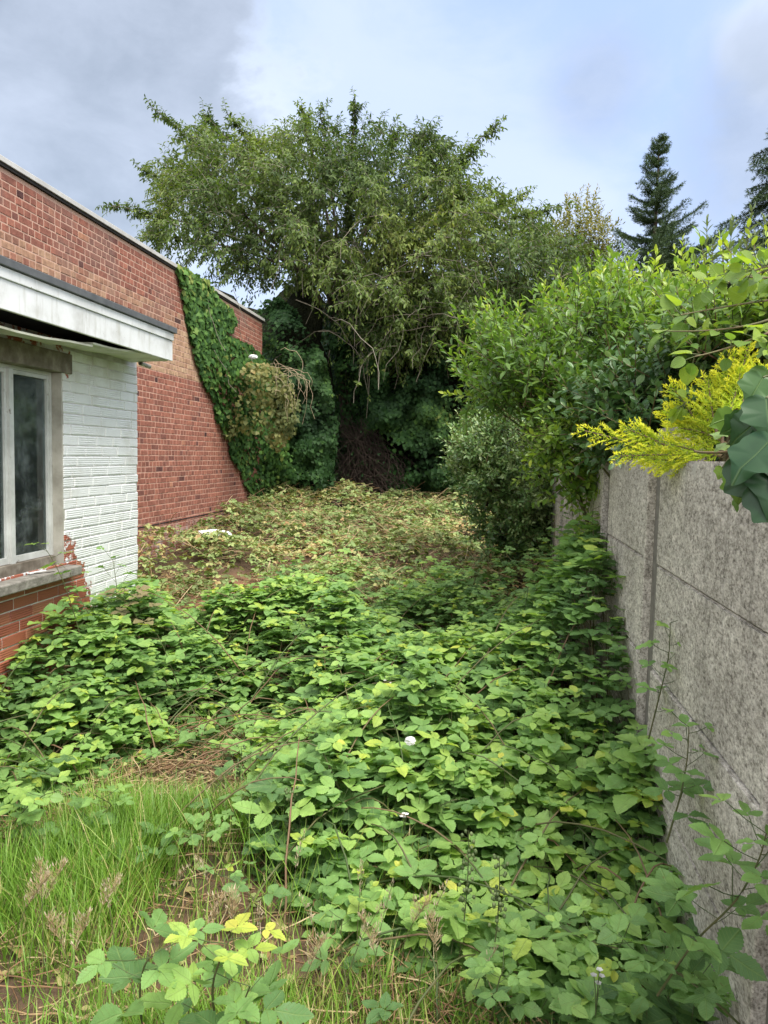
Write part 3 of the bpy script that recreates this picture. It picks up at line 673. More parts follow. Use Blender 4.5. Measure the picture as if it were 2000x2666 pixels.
def wall_ivy():
    poly = [(380, 572), (412, 585), (455, 612), (462, 640), (498, 668), (508, 700), (484, 720), (540, 745), (585, 790), (600, 840), (610, 900), (600, 960), (640, 1010), (650, 1085), (540, 1080), (520, 1020), (498, 985), (490, 945), (466, 905), (462, 870), (440, 830), (420, 770), (412, 735), (405, 690), (398, 650), (388, 610)]
    n = 6200; P = np.asarray(poly); u = U(375, 655, n*4); v = U(570, 1090, n*4); d = poly_dist(poly, u, v); ok = d > 0; u, v, d = u[ok][:n], v[ok][:n], d[ok][:n]; n = len(u)
    w = onX(u, v, XL+.02)
    thick = .05+.75*sstep(690, 860, v)*sstep(0, 60, d)*(.55+.3*noise2(u/60, v/60, 1.2))
    q = rng.random(n)**.45; w = w+np.stack([np.clip(thick, .05, 1.1)*q, -.15*thick*q, 0*u], -1)
    r = empty('climbing_ivy', (XL, 12, .5)); tag(r, 'dense dark green ivy climbing the far end of the red brick wall', 'ivy')
    g = Geo(); nm = nrm(np.array([.9, -.35, .5])+rng.normal(0, .25, (n, 3))); ax = nrm(np.array([.1, .1, -1.])+rng.normal(0, .35, (n, 3)))
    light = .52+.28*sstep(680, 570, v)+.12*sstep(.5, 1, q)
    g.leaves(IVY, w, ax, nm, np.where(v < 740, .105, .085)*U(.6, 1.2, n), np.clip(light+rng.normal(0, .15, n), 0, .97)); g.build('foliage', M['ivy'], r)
    k = 7; u0 = U(440, 520, k); v0 = U(600, 760, k); a = onX(u0, v0, XL+.05); K = 7; t = np.linspace(0, 1, K)
    Pp = a[:, None]+np.stack([.25*t**2*np.ones((k, 1)), (U(-.2, .7, (k, 1)))*t, -U(.4, 1.3, (k, 1))*t], -1)+np.cumsum(rng.normal(0, .025, (k, K, 3)), 1)
    s = Geo(); s.tubes(Pp, .0045, 4); s.build('stem', M['twig'], r)
wall_ivy()
def dead_clump():
    poly = [(470, 900), (520, 860), (500, 820), (540, 780), (600, 790), (635, 830), (648, 880), (640, 930), (600, 975), (560, 940), (520, 935), (480, 945)]
    n = 1150; P, O = volume(poly, 12.0, .55, n, 40, .4, .4, 2., .8)
    c = P.mean(0); r = empty('withered_ivy_clump', tuple(c)); tag(r, 'withered yellowing clump of ivy with bare bleached stems sagging off the brick wall', 'ivy')
    g = Geo(); g.leaves(IVY_LO, P, nrm(np.array([.1, 0, -.8])+rng.normal(0, .5, (n, 3))), nrm(np.array([.4, -.7, .6])+rng.normal(0, .4, (n, 3))), .07*U(.6, 1.2, n), np.clip(.25+.2*noise2(P[:, 0]*3, P[:, 2]*3)+rng.normal(0, .2, n), 0, 1)); g.build('foliage', M['dry_ivy'], r)
    k = 15; K = 9; t = np.linspace(0, 1, K); u0 = rng.normal(600, 16, k); v0 = rng.normal(812, 20, k); a = onY(u0, v0, U(11.3, 11.8, k))
    fan = np.stack([.45*np.sin(t*2.2)*U(.0, 1., (k, 1))+.05*t, -.1*t+0*U(0, 1, (k, 1)), .12*np.sin(t*2.6)-U(.35, 1.0, (k, 1))*t**1.6], -1)
    s = Geo(); s.tubes(a[:, None]+fan+np.cumsum(rng.normal(0, .03, (k, K, 3)), 1), np.linspace(.0045, .0025, K)[None], 4, U(0, 1, k)); s.build('stem', M['deadtwig'], r)
dead_clump()
ivy_mass('ivy_covered_shrub', 'dark ivy covered shrub squeezed between the brick wall end and the cherry trunk', 'shrub',
         [(560, 650), (600, 640), (640, 670), (665, 720), (700, 770), (715, 840), (730, 920), (722, 1000), (715, 1090), (560, 1090), (560, 960), (590, 860), (575, 770), (555, 720)], 10000, 14.9, .9, .072, .30,
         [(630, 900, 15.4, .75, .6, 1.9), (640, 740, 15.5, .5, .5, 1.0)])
ivy_mass('ivy_covered_hedge', 'tall dark ivy hedge filling the space right of the cherry trunk', 'hedge',
         [(782, 900), (778, 850), (722, 830), (712, 720), (760, 640), (830, 620), (950, 630), (1040, 650), (1070, 760), (1060, 1000), (1000, 1090), (960, 1080), (930, 1060), (880, 1075), (840, 1085), (810, 1000), (775, 900)], 20000, 16.1, 1.0, .078, .38,
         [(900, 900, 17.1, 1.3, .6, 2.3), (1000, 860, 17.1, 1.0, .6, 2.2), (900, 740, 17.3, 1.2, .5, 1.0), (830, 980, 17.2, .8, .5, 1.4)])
ivy_mass('overgrown_hedge', 'added backdrop hedge blocking low sky light behind the cherry tree and its ivy', 'hedge',
         [(200, 700), (380, 640), (560, 640), (680, 715), (820, 640), (980, 610), (1200, 560), (1330, 590), (1500, 620), (1659, 600), (1800, 650), (1800, 1080), (200, 1080)], 12000, 20.5, 1.2, .16, .30,
         [(u, 860, 21.6, 1.7, .6, 3.0) for u in range(250, 1850, 120)])  # hedge added to stop low sky light leaking through the foliage gaps
def trunk_brush():
    r = empty('dead_brushwood', tuple(onZ(np.array(790.), np.array(1085.), .45))); tag(r, 'heap of dry brown brushwood slumped against the cherry trunk', 'brushwood')
    s = Geo(); n = 520; K = 6; t = np.linspace(0, 1, K)
    top = onY(rng.normal(765, 24, n), U(900, 1080, n), U(15.2, 15.9, n)); foot = onY(rng.normal(800, 34, n), U(1000, 1095, n), U(14.9, 15.6, n))
    P = top[:, None]*(1-t)[None, :, None]+foot[:, None]*t[None, :, None]+np.stack([.25*np.sin(t*3.0)*rng.normal(.5, .7, (n, 1)), 0*t+0*U(0, 1, (n, 1)), .2*np.sin(t*3.1)*U(0, 1, (n, 1))], -1)+np.cumsum(rng.normal(0, .055, (n, K, 3)), 1)
    s.tubes(P, .006, 3, U(0, 1, n)); s.build('twig', M['darktwig'], r)
    g = Geo(); n = 500; P2 = P[rng.integers(0, 500, n), rng.integers(1, K, n)]+rng.normal(0, .08, (n, 3))
    g.leaves(BR_LO, P2, rng.normal(0, 1, (n, 3))-[0, 0, .6], rng.normal(0, 1, (n, 3))+[0, -.8, .5], .06, U(0, .3, n)); g.build('dead_leaves', M['ivy'], r)
trunk_brush()

# ------------------------------------------------------------------ shrubs over the fence
def shrub(name, label, polys, Yc, half, n, nleaf, tmpl, size, m, L=(.3, .55), tint=.5, up=.7, edge=60, shell=.4, core=(), tips=(), width=1., spread=.8, group=None, cat='shrub', front=.65, clump=.35, tintz=.2, foot=None):
    P, O = volume(polys, Yc, half, n, edge, shell, clump, 1.4, front); c = P.mean(0)
    r = empty(name, (c[0], c[1], 0.)); tag(r, label, cat, group); g = Geo(); s = Geo()
    D = nrm(O*.6+np.array([0, 0, up])+rng.normal(0, .4, P.shape))
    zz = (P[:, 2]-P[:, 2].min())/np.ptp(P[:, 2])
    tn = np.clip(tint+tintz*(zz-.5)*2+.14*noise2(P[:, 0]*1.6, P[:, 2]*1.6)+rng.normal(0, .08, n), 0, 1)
    shoots(g, s, P, D, U(L[0], L[1], n), nleaf, tmpl, size, tn, width, spread=spread, upn=.55)
    if len(tips):
        T = np.array(tips, float); e = onY(T[:, 0], T[:, 1], T[:, 2]); f = onY(T[:, 3], T[:, 4], T[:, 2]+.1)
        for a, b in zip(f, e): shoots(g, s, a[None], (b-a)[None], np.array([np.linalg.norm(b-a)]), int(10+np.linalg.norm(b-a)*22), tmpl, size, np.array([min(1, tint+.3)]), width, spread=.7, upn=.3)
    # main stems from the ground
    K = 8; k = min(26, n); tg = P[rng.integers(0, n, k)]; fx_, fy_ = foot or (max(c[0], 1.5) if c[1] < 9 else c[0], c[1])
    ft = np.stack([fx_+U(-.3, .3, k), fy_+U(-.4, .4, k), np.full(k, -.05)], -1)
    t = np.linspace(0, 1, K)[None, :, None]; Pm = ft[:, None]*(1-t)+tg[:, None]*t+np.array([0, 0, .35])*np.sin(t*PI)+np.cumsum(rng.normal(0, .02, (k, K, 3)), 1)
    s.tubes(Pm, np.linspace(.022, .006, K)[None], 5, U(0, 1, k)); s.build('stem', M['bark'] if name == 'tree' else M['stem'], r); g.build('foliage', m, r)
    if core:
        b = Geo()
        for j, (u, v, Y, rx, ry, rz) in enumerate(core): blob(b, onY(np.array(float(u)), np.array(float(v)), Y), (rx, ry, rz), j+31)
        b.build('dark_core_lump', M['core'], r)  # added dark lumps in place of shade deep in the shrub
    return r
shrub('garden_shrub', 'broad bright green shrub with upright leafy shoots leaning over the concrete fence', 
      [(1060, 740), (1100, 720), (1140, 740), (1180, 705), (1230, 680), (1300, 655), (1370, 665), (1430, 640), (1490, 660), (1540, 700), (1580, 760), (1560, 870), (1480, 930), (1380, 960), (1300, 960), (1200, 950), (1100, 910), (1040, 890), (1000, 880), (1030, 830), (1080, 810), (1060, 780)],
      6.4, 1.2, 1150, 14, PRIVET, .084, M['privet'], (.26, .50), .56, .75, 70, .45, foot=(1.5, 6.4), clump=.7,
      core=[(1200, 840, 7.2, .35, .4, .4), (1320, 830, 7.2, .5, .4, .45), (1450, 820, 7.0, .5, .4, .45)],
      tips=[(1175, 610, 5.68, 1190, 700), (1300, 575, 5.50, 1290, 680), (1212, 615, 5.85, 1225, 700), (1418, 545, 5.42, 1405, 640), (1475, 520, 5.33, 1470, 640), (1360, 570, 5.68, 1355, 660), (1050, 650, 6.36, 1080, 730), (1120, 660, 6.19, 1140, 740), (985, 800, 5.85, 1060, 830), (960, 850, 5.68, 1040, 860), (1010, 690, 6.54, 1060, 740), (1250, 590, 5.93, 1255, 680)])
shrub('laurel_shrub', 'dense dark green shrub with pale new leaf tips low against the far fence panels',
      [(1000, 930), (1060, 905), (1130, 890), (1200, 905), (1270, 915), (1330, 960), (1320, 1010), (1250, 1030), (1200, 1030), (1190, 1100), (1180, 1190), (1100, 1195), (1040, 1150), (1005, 1060), (990, 990)],
      8.7, .8, 1500, 11, PRIVET, .066, M['darkshrub'], (.18, .32), .72, .5, 50, .5, core=[(1100, 1040, 9.2, .4, .35, .5)], width=1.25, tintz=.22)
shrub('evergreen_shrub', 'dark glossy shrub crowding the top of the fence behind the golden conifer',
      [(1290, 880), (1350, 830), (1450, 790), (1560, 760), (1659, 720), (1720, 740), (1720, 960), (1600, 985), (1480, 985), (1380, 985), (1320, 990)],
      4.7, .5, 700, 12, PRIVET, .075, M['darkshrub'], (.2, .4), .62, .6, 40, .4, width=1.3, core=[(1470, 900, 5.2, .3, .25, .3), (1600, 870, 5.0, .35, .25, .35)])
shrub('overhanging_bush', 'lush green bush at the right edge under the round leaved branches',
      [(1490, 720), (1560, 690), (1659, 660), (1760, 670), (1760, 800), (1659, 800), (1560, 810), (1490, 800)],
      4.3, .5, 340, 12, PRIVET, .075, M['privet'], (.25, .45), .55, .7, 40, .4, width=1.2, core=[(1620, 720, 4.8, .35, .25, .3)])
shrub('drooping_bush', 'pale leaved bush drooping over the tops of the far fence panels',
      [(1170, 965), (1215, 930), (1280, 915), (1350, 930), (1375, 975), (1345, 1020), (1310, 1050), (1262, 1060), (1215, 1050), (1180, 1030)],
      5.4, .55, 420, 10, PRIVET, .062, M['privet'], (.14, .28), .45, .25, 40, .4, width=1.3, foot=(1.2, 5.4))
# grey-green wands against the sky
def wands():
    r = empty('grey_leaved_bush', (2.6, 6.2, 0)); tag(r, 'slender grey green wands standing up against the sky beside the spruce', 'bush'); g = Geo(); s = Geo()
    for u, v, Y, u2, v2 in ((1527, 475, 6.4, 1525, 640), (1585, 470, 6.2, 1560, 640), (1540, 520, 6.3, 1535, 650), (1625, 450, 6.0, 1600, 620), (1652, 470, 5.9, 1640, 640), (1600, 520, 6.3, 1590, 650), (1505, 560, 6.4, 1515, 660), (1570, 540, 6.4, 1570, 650), (1630, 510, 6.1, 1625, 640)):
        e = onY(np.array(float(u)), np.array(float(v)), Y); f = onY(np.array(float(u2)), np.array(float(v2)), Y)
        shoots(g, s, f[None], (e-f)[None], np.array([np.linalg.norm(e-f)]), 30, PRIVET, .10, np.array([.6]), .8, spread=.75, upn=.2, sr=.006)
    s.build('stem', M['stem'], r); g.build('foliage', M['grey_leaf'], r)
wands()
shrub('yellowing_tree', 'small yellowing tree showing between the cherry crown and the spruce', [(1170, 520), (1210, 490), (1240, 430), (1270, 440), (1310, 490), (1320, 560), (1250, 580), (1180, 570)], 21, .8, 420, 10, PRIVET, .12, M['yellow_tree'], (.3, .6), .5, .8, 50, .3, cat='tree', clump=.5)

# round-leaved branches reaching in from the right
def round_branches():
    r = empty('round_leaved_shrub', (1.9, 2.9, 0)); tag(r, 'arching brown branches with round yellow green leaves reaching in from the right', 'shrub'); g = Geo(); s = Geo()
    br = [((1720, 640), (1600, 655), (1470, 680), 2.75), ((1720, 560), (1620, 600), (1530, 620), 2.9), ((1720, 660), (1640, 720), (1440, 715), 2.7), ((1720, 690), (1600, 750), (1500, 770), 2.6), ((1720, 590), (1650, 610), (1570, 590), 2.8), ((1730, 560), (1670, 570), (1625, 585), 2.7), ((1720, 830), (1600, 850), (1480, 870), 2.9)]
    for a, b, c, Y in br:
        A, B, C = (onY(np.array(float(q[0])), np.array(float(q[1])), Y+dy) for q, dy in ((a, .1), (b, 0), (c, -.1)))
        p = bezier(A, (A+2*B)/3, (C+2*B)/3, C, 14); s.tubes(p[None], np.linspace(.0055, .002, 14)[None], 6, .55)
        k = 14; i = np.clip(U(1, 13.9, k).astype(int), 0, 13); i[:3] = 13
        ax = nrm(rng.normal(0, .5, (k, 3))+np.array([-.5, -.2, -.1])); nm = nrm(rng.normal(0, .4, (k, 3))+np.array([0, -.35, .8]))
        pb = p[i]; pe = pb+ax*.03*U(.6, 1.5, (k, 1)); s.tubes(np.stack([pb, (pb+pe)/2, pe], 1), .0018, 3, .2)
        g.leaves(ROUND, pe, ax, nm, U(.036, .072, k), U(.2, 1, k), .92)
    st = np.stack([np.array([1.95, 3.0, -.1])+rng.normal(0, .05, (6, 3)), np.array([1.9, 2.95, 1.2])+rng.normal(0, .1, (6, 3)), np.stack([U(1.5, 1.9, 6), U(2.7, 3., 6), U(2.2, 2.9, 6)], -1)], 1)
    s.tubes(st, np.array([[.02, .014, .008]]), 6, .8)
    s.build('branch', M['stem'], r); g.build('foliage', M['round'], r)
round_branches()

# ------------------------------------------------------------------ spruces
def spruce(label, top, z0, h_vis, k_w, seed, whorls=26, dark=.4, droopy=False):
    rs = np.random.default_rng(seed); r = empty('spruce_tree', (top[0], top[1], 0)); tag(r, label, 'tree')
    t = Geo(); t.tubes(np.array([[(top[0], top[1], -.2), (top[0], top[1], top[2]*.5), (top[0], top[1], top[2])]]), np.array([[.16, .09, .010]]), 8); t.build('trunk', M['bark'], r)
    g = Geo(); s = Geo(); A, N, Pp, T = [], [], [], []
    z = top[2]-.12; i = 0
    while z > z0:
        dp = top[2]-z; L = (k_w*dp**1.35 if not droopy else k_w*dp**.95)+.07; nb = 5+int(rs.integers(0, 3))
        for b in range(nb):
            az = rs.uniform(0, 2*PI); l = L*rs.uniform(.4, 1.5); d = np.array([math.cos(az), math.sin(az), 0])
            K = max(4, int(l/.07)+3); q = np.linspace(0, 1, K)
            rise = (.55 if dp < 1.2 else .12) if not droopy else -.25
            P = np.array([top[0], top[1], z])+d*(l*q)[:, None]+np.array([0, 0, 1.])*(l*(rise*q+(.30*q**2.2 if not droopy else -.15*q)))[:, None]
            s.tubes(P[None], np.linspace(.012, .004, K)[None], 3)
            tang = nrm(np.gradient(P, axis=0)); sd = nrm(np.cross(tang, [0, 0, 1.]))
            segs = [(P, tang)]
            for j in range(1, K-1, 1):                                # side twigs
                for sg in (-1, 1):
                    tl = min(.34, .14+.30*l*(1-q[j]))*rs.uniform(.6, 1.1); kk = max(3, int(tl/.05)); qq = np.linspace(0, 1, kk)[:, None]
                    dd = nrm(tang[j]*.8+sd[j]*sg*.8+np.array([0, 0, (-.25 if not droopy else -.9)])+rs.normal(0, .1, 3)); segs.append((P[j]+dd*tl*qq, np.repeat(dd[None], kk, 0)))
            for Q, tg in segs:
                m = 11; n = len(Q)*m; a = nrm(np.repeat(tg, m, 0)*.75+rs.normal(0, .55, (n, 3))+np.array([0, 0, .12]))
                Pp.append(np.repeat(Q, m, 0)+rs.normal(0, .012, (n, 3))); A.append(a); N.append(rs.normal(0, 1, (n, 3))); T.append(np.full(n, dark+rs.normal(0, .12))+rs.normal(0, .1, n))
        z -= rs.uniform(.16, .26) if dp > .5 else .16; i += 1
    Pp = np.concatenate(Pp); g.leaves(NEEDLE, Pp, np.concatenate(A), np.concatenate(N), rs.uniform(.045, .085, len(Pp)), np.clip(np.concatenate(T), 0, 1), .5)
    s.build('branch', M['darktwig'], r); g.build('crown', M['spruce'], r)
    return len(Pp)
tp = onY(np.array(1425.), np.array(295.), 20.)
spruce('dark spruce tree with a pointed leader standing against the sky', tp, 5.6, 0, .235, 5)
tp2 = onY(np.array(1728.), np.array(165.), 15.)
spruce('drooping spruce tree cut off by the right edge of the view', tp2, 4.6, 0, .42, 8, dark=.25, droopy=True)

# ------------------------------------------------------------------ golden conifer
def golden():
    r = empty('golden_conifer', (1.05, 3.0, 0)); tag(r, 'bright golden yellow conifer sprays spilling over the concrete fence post', 'conifer'); g = Geo(); s = Geo(); fol = []
    sp = [((1500, 985), (1400, 965), (1262, 930), 3.08, 0.187), ((1480, 985), (1420, 950), (1350, 925), 3.00, 0.156), ((1520, 985), (1440, 980), (1340, 985), 2.92, 0.125), ((1530, 970), (1500, 890), (1452, 838), 2.84, 0.172), ((1560, 960), (1560, 860), (1585, 770), 2.77, 0.187), ((1580, 940), (1600, 840), (1612, 755), 2.73, 0.172),
          ((1600, 900), (1610, 830), (1640, 790), 2.69, 0.156), ((1540, 950), (1490, 920), (1440, 890), 2.84, 0.156), ((1550, 940), (1535, 880), (1530, 820), 2.77, 0.172), ((1500, 980), (1450, 1000), (1400, 990), 2.88, 0.109), ((1570, 960), (1530, 930), (1470, 925), 2.77, 0.156), ((1570, 900), (1590, 860), (1600, 800), 2.69, 0.172), ((1560, 985), (1510, 975), (1450, 960), 2.77, 0.140), ((1590, 880), (1575, 830), (1570, 790), 2.77, 0.156)]
    for a, b, c, Y, bl in sp:
        A, B, C = (onY(np.array(float(q[0])), np.array(float(q[1])), Y+dy) for q, dy in ((a, -.1), (b, 0), (c, .05)))
        K = 34; p = bezier(A, (A+2*B)/3, (C+2*B)/3, C, K); s.tubes(p[None], np.linspace(.006, .002, K)[None], 4, .8)
        tang = nrm(np.gradient(p, axis=0)); view = nrm(np.array([.3, .8, -.25])+rng.normal(0, .25, 3)); sd = nrm(np.cross(tang, view))
        for j in range(3, K, 2):
            for sg in (-1, 1):
                l = bl*.85*(1.02-j/K)**.7*U(.4, 1.15)+.02; kk = max(4, int(l/.008)); q = np.linspace(0, 1, kk)[:, None]
                dd = nrm(tang[j]*1.0+sd[j]*sg*.6+rng.normal(0, .13, 3)); Q = p[j]+dd*l*q+np.array([0, 0, -.12*l])*q**2
                m = 5; n = kk*m; ax = nrm(np.repeat(np.repeat(dd[None], kk, 0), m, 0)*.9+rng.normal(0, .5, (n, 3)))
                fol.append((np.repeat(Q, m, 0), ax, np.clip(np.repeat(.25+.75*q[:, 0], m)*(.55+.45*j/K)+rng.normal(0, .15, n)+.1, 0, 1)))
    P = np.concatenate([f[0] for f in fol]); A = np.concatenate([f[1] for f in fol]); T = np.concatenate([f[2] for f in fol])
    g.leaves(NEEDLE, P, A, rng.normal(0, 1, P.shape), U(.009, .019, len(P)), T, .95)
    tr = np.array([[(1.05, 3.0, -.1), (1.03, 2.95, 1.), (.98, 2.88, 1.75)]]); s.tubes(tr, np.array([[.04, .03, .012]]), 8, .9)
    s.build('branch', M['stem'], r); g.build('foliage', M['gold'], r)
golden()

# ------------------------------------------------------------------ near ivy hanging over the fence
def near_ivy():
    r = empty('hanging_ivy', (.8, 2.2, 1.8)); tag(r, 'large glossy dark ivy leaves hanging over the fence top at the right edge', 'ivy'); g = Geo(); s = Geo()
    L = [(1625, 985, 1.599, 0.1224, .1, -1, .35), (1665, 950, 1.560, 0.1152, -.3, -.8, .25), (1640, 905, 1.638, 0.0864, -.6, -.6, .4), (1612, 905, 1.677, 0.0612, -.7, -.3, .55), (1655, 860, 1.638, 0.0936, -.2, -.9, .3), (1600, 1020, 1.677, 0.0720, -.1, -1, .9), (1585, 1010, 1.716, 0.0432, -.6, -.8, .95), (1650, 1040, 1.560, 0.1152, .2, -1, .15), (1595, 1065, 1.716, 0.0432, -.3, -1, .8),
         (1580, 900, 1.716, 0.0540, -.8, -.3, .9), (1560, 935, 1.755, 0.0360, -.7, -.6, 1.), (1648, 815, 1.716, 0.0720, -.4, -.6, .6), (1690, 900, 1.638, 0.1080, -.2, -1, .3), (1700, 1010, 1.560, 0.1152, -.2, -1, .2), (1675, 1000, 1.599, 0.1080, .3, -1, .2), (1630, 940, 1.716, 0.0864, -.5, -.8, .5), (1690, 960, 1.716, 0.1080, 0, -1, .3), (1660, 800, 1.755, 0.0720, -.8, -.5, .75), (1570, 960, 1.755, 0.0324, -.9, -.3, 1.), (1560, 1010, 1.755, 0.0288, -.5, -.6, 1.)]
    P = np.array([onY(np.array(float(a)), np.array(float(b)), c) for a, b, c, *_ in L])
    A = np.array([(d, -.25, e) for *_, d, e, f in L], float); N = nrm(np.array([-.45, -.75, .5])+rng.normal(0, .42, (len(L), 3))); A = A+rng.normal(0, .3, A.shape)
    g.leaves(IVY_HI, P, A, N, np.array([l[3] for l in L]), np.array([l[6] for l in L]), 1.05)
    hub = onY(np.array(1720.), np.array(900.), 1.75)
    for p in P:
        q = bezier(hub+rng.normal(0, .03, 3), (hub*.6+p*.4)+[0, 0, .04], (hub*.2+p*.8)+[0, 0, .03], p, 8); s.tubes(q[None], .0022, 5, .3)
    v = bezier(onY(np.array(1740.), np.array(930.), 1.85), onY(np.array(1650.), np.array(965.), 1.88), onY(np.array(1560.), np.array(985.), 1.95), onY(np.array(1500.), np.array(975.), 2.05), 14); s.tubes(v[None], np.linspace(.006, .003, 14)[None], 5, .7)
    v = bezier(hub, hub+[.1, .1, .1], np.array([.95, 1.9, 1.2]), np.array([.95, 1.9, -.05]), 12); s.tubes(v[None], .010, 6, .9)
    s.build('stem', M['stem'], r); g.build('foliage', M['ivy_near'], r)
near_ivy()

# ------------------------------------------------------------------ brambles
def bramble_leaves(geo, P, az, tilt, s, tint, tmpl, five=.35, droopy=0.):
    """compound leaves: P base, az heading, tilt of the blade away from level, s leaflet length"""
    N = len(P)
    A = np.stack([np.cos(az), np.sin(az), -rng.normal(.02, .12, N)-droopy], -1); A = nrm(A)
    Nn = nrm(np.array([0, -.12, 1.])+tilt[:, None]*nrm(np.stack([np.cos(az*3.7), np.sin(az*2.9), np.zeros(N)], -1))); S = nrm(np.cross(A, Nn)); Nn = np.cross(S, A)
    def put(mask, ang, k, start):
        n = mask.sum(); c, sn = np.cos(ang), np.sin(ang)
        ax = A[mask]*c[:, None]+S[mask]*sn[:, None]-Nn[mask]*U(-.22, .10, n)[:, None]
        nm = Nn[mask]+rng.normal(0, .16, (n, 3))+.12*ax
        ts = tmpl if isinstance(tmpl, list) else [tmpl]; pick = rng.integers(0, len(ts), n)
        p_ = P[mask]+A[mask]*(start*s[mask])[:, None]; s_ = s[mask]*k*U(.8, 1.15, n); t_ = np.clip(tint[mask]+rng.normal(0, .05, n), 0, 1); w_ = U(.88, 1.15, n)
        for q, tm in enumerate(ts):
            m_ = pick == q; geo.leaves(tm, p_[m_], ax[m_], nm[m_], s_[m_], t_[m_], w_[m_])
    al = np.ones(N, bool); f5 = rng.random(N) < five
    put(al, rng.normal(0, .08, N), 1.0, .30)
    for sg in (-1, 1):
        put(al, sg*U(1.05, 1.4, N), .84, .07)
        put(f5, sg*U(1.95, 2.45, f5.sum()), .66, .0)

def in_front(x, y):
    """how far (m) a spot lies behind the ragged front edge of the thicket"""
    ex = np.array([-3.2, -2.3, -1.95, -1.72, -1.35, -1.0, -.78, -.5, -.15, .35, .9]); ey = np.array([2.95, 3.05, 3.35, 4.0, 3.95, 3.20, 2.78, 2.52, 2.30, 2.12, 1.75])
    return y-np.interp(x, ex, ey)+.10*noise2(x, y, 3.)
def bare(x, y):
    a = np.exp(-(((x+2.72)/.42)**2+((y-7.7)/1.25)**2)*1.0)
    return a
def Hc(x, y):
    f = in_front(x, y)
    h = .36+.10*noise2(x, y, 1.5)+.07*noise2(x, y, 4.5)
    h += (.42*np.exp(-((XR-x)/.42)**2)+.14*np.exp(-((XR-x)/.13)**2))*sstep(3.6, 4.3, y)*(1-.4*sstep(5.8, 8.5, y))+.30*np.exp(-((XR-x)/.26)**2)
    h += .12*np.exp(-(((x+2.45)/.45)**2+((y-4.7)/.55)**2))
    h *= .32+.68*sstep(-.05, 1.3, f)
    h *= (1-.75*bare(x, y))*(1-.6*np.exp(-(((x+2.42)/.30)**2+((y-6.7)/.9)**2)))
    return h+gz(x, y)
def thicket():
    n = 16500
    x = U(-2.78, .69, n*2); y = U(1.85, 8.4, n*2); f = in_front(x, y)
    # denser where near, thinning into the dying patch at the back
    lushend = 7.2+.5*noise2(x, y*0, 1.3)+.7*(x > .1)
    ok = (f > 0) & (rng.random(len(x)) < np.clip(1.05-sstep(-.9, .5, y-lushend), 0, 1)*(1-.93*bare(x, y)))
    ok &= ~((x < -2.0) & (y > 5.75) & (rng.random(len(x)) < .5))
    ok &= rng.random(len(x)) < np.clip(.85+.28*noise2(x, y, 3.2), .15, 1)
    x, y = x[ok], y[ok]; n = len(x); h = Hc(x, y)
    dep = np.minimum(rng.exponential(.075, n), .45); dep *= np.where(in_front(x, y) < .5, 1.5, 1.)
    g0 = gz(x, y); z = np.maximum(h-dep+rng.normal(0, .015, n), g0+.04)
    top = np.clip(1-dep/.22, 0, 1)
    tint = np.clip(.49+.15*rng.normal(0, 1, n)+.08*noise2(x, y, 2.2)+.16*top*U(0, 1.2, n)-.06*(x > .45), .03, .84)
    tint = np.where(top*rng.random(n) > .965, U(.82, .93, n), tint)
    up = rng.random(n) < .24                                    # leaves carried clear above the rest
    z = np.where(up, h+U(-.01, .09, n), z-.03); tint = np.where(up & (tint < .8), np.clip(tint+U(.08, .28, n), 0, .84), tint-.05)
    P = np.stack([x, y, z], -1); s = np.clip(rng.normal(.071, .017, n), .035, .105)*np.where(y < 3.3, 1.12, 1.)*np.where(y > 6, .85, 1.)
    near = y < 3.6; mid = (~near)
    r = empty('bramble_thicket', (-.5, 4.5, 0)); tag(r, 'lush green bramble thicket sprawling from the window to the concrete fence', 'brambles', kind='stuff')
    g = Geo(); az = U(0, 2*PI, n); tl = np.abs(rng.normal(0, .24, n))
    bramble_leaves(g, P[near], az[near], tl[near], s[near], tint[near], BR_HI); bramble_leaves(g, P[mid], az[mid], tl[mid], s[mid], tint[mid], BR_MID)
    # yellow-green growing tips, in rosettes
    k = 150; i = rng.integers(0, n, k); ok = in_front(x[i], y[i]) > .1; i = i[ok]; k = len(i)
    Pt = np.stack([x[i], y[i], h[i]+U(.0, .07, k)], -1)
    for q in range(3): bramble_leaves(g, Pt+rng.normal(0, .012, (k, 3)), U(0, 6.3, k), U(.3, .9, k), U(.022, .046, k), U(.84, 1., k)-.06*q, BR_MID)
    # stragglers out in the grass
    k = 150; xs = U(-2.6, .3, k); ys = U(1.9, 4.0, k); fs = in_front(xs, ys); ok = (fs < .05) & (fs > -.75) & (rng.random(k) < np.where(xs < -1.2, 1., .55)); xs, ys = xs[ok], ys[ok]; k = len(xs)
    bramble_leaves(g, np.stack([xs, ys, gz(xs, ys)+U(.10, .26, k)], -1), U(0, 6.3, k), np.abs(rng.normal(0, .3, k)), U(.045, .075, k), np.clip(rng.normal(.55, .18, k), 0, .9), BR_HI)
    g.build('foliage', M['bramble'], r)
    c = Geo(); k = 420; i = rng.integers(0, n, k); e = P[i]+[0, 0, .0]; a = U(0, 6.3, k); L = U(.3, 1.0, k); ft = np.stack([np.clip(e[:, 0]-np.cos(a)*L, -2.75, .66), e[:, 1]-np.sin(a)*L, 0*L], -1); ft[:, 2] = gz(ft[:, 0], ft[:, 1])-.02
    K = 9; t = np.linspace(0, 1, K)[None, :, None]; Pc = ft[:, None]*(1-t)+e[:, None]*t+np.array([0, 0, 1.])*(np.sin(t*PI*.9)*.16)+np.cumsum(rng.normal(0, .006, (k, K, 3)), 1)
    c.tubes(Pc, np.linspace(.005, .0022, K)[None], 5, U(0, 1, k)); 
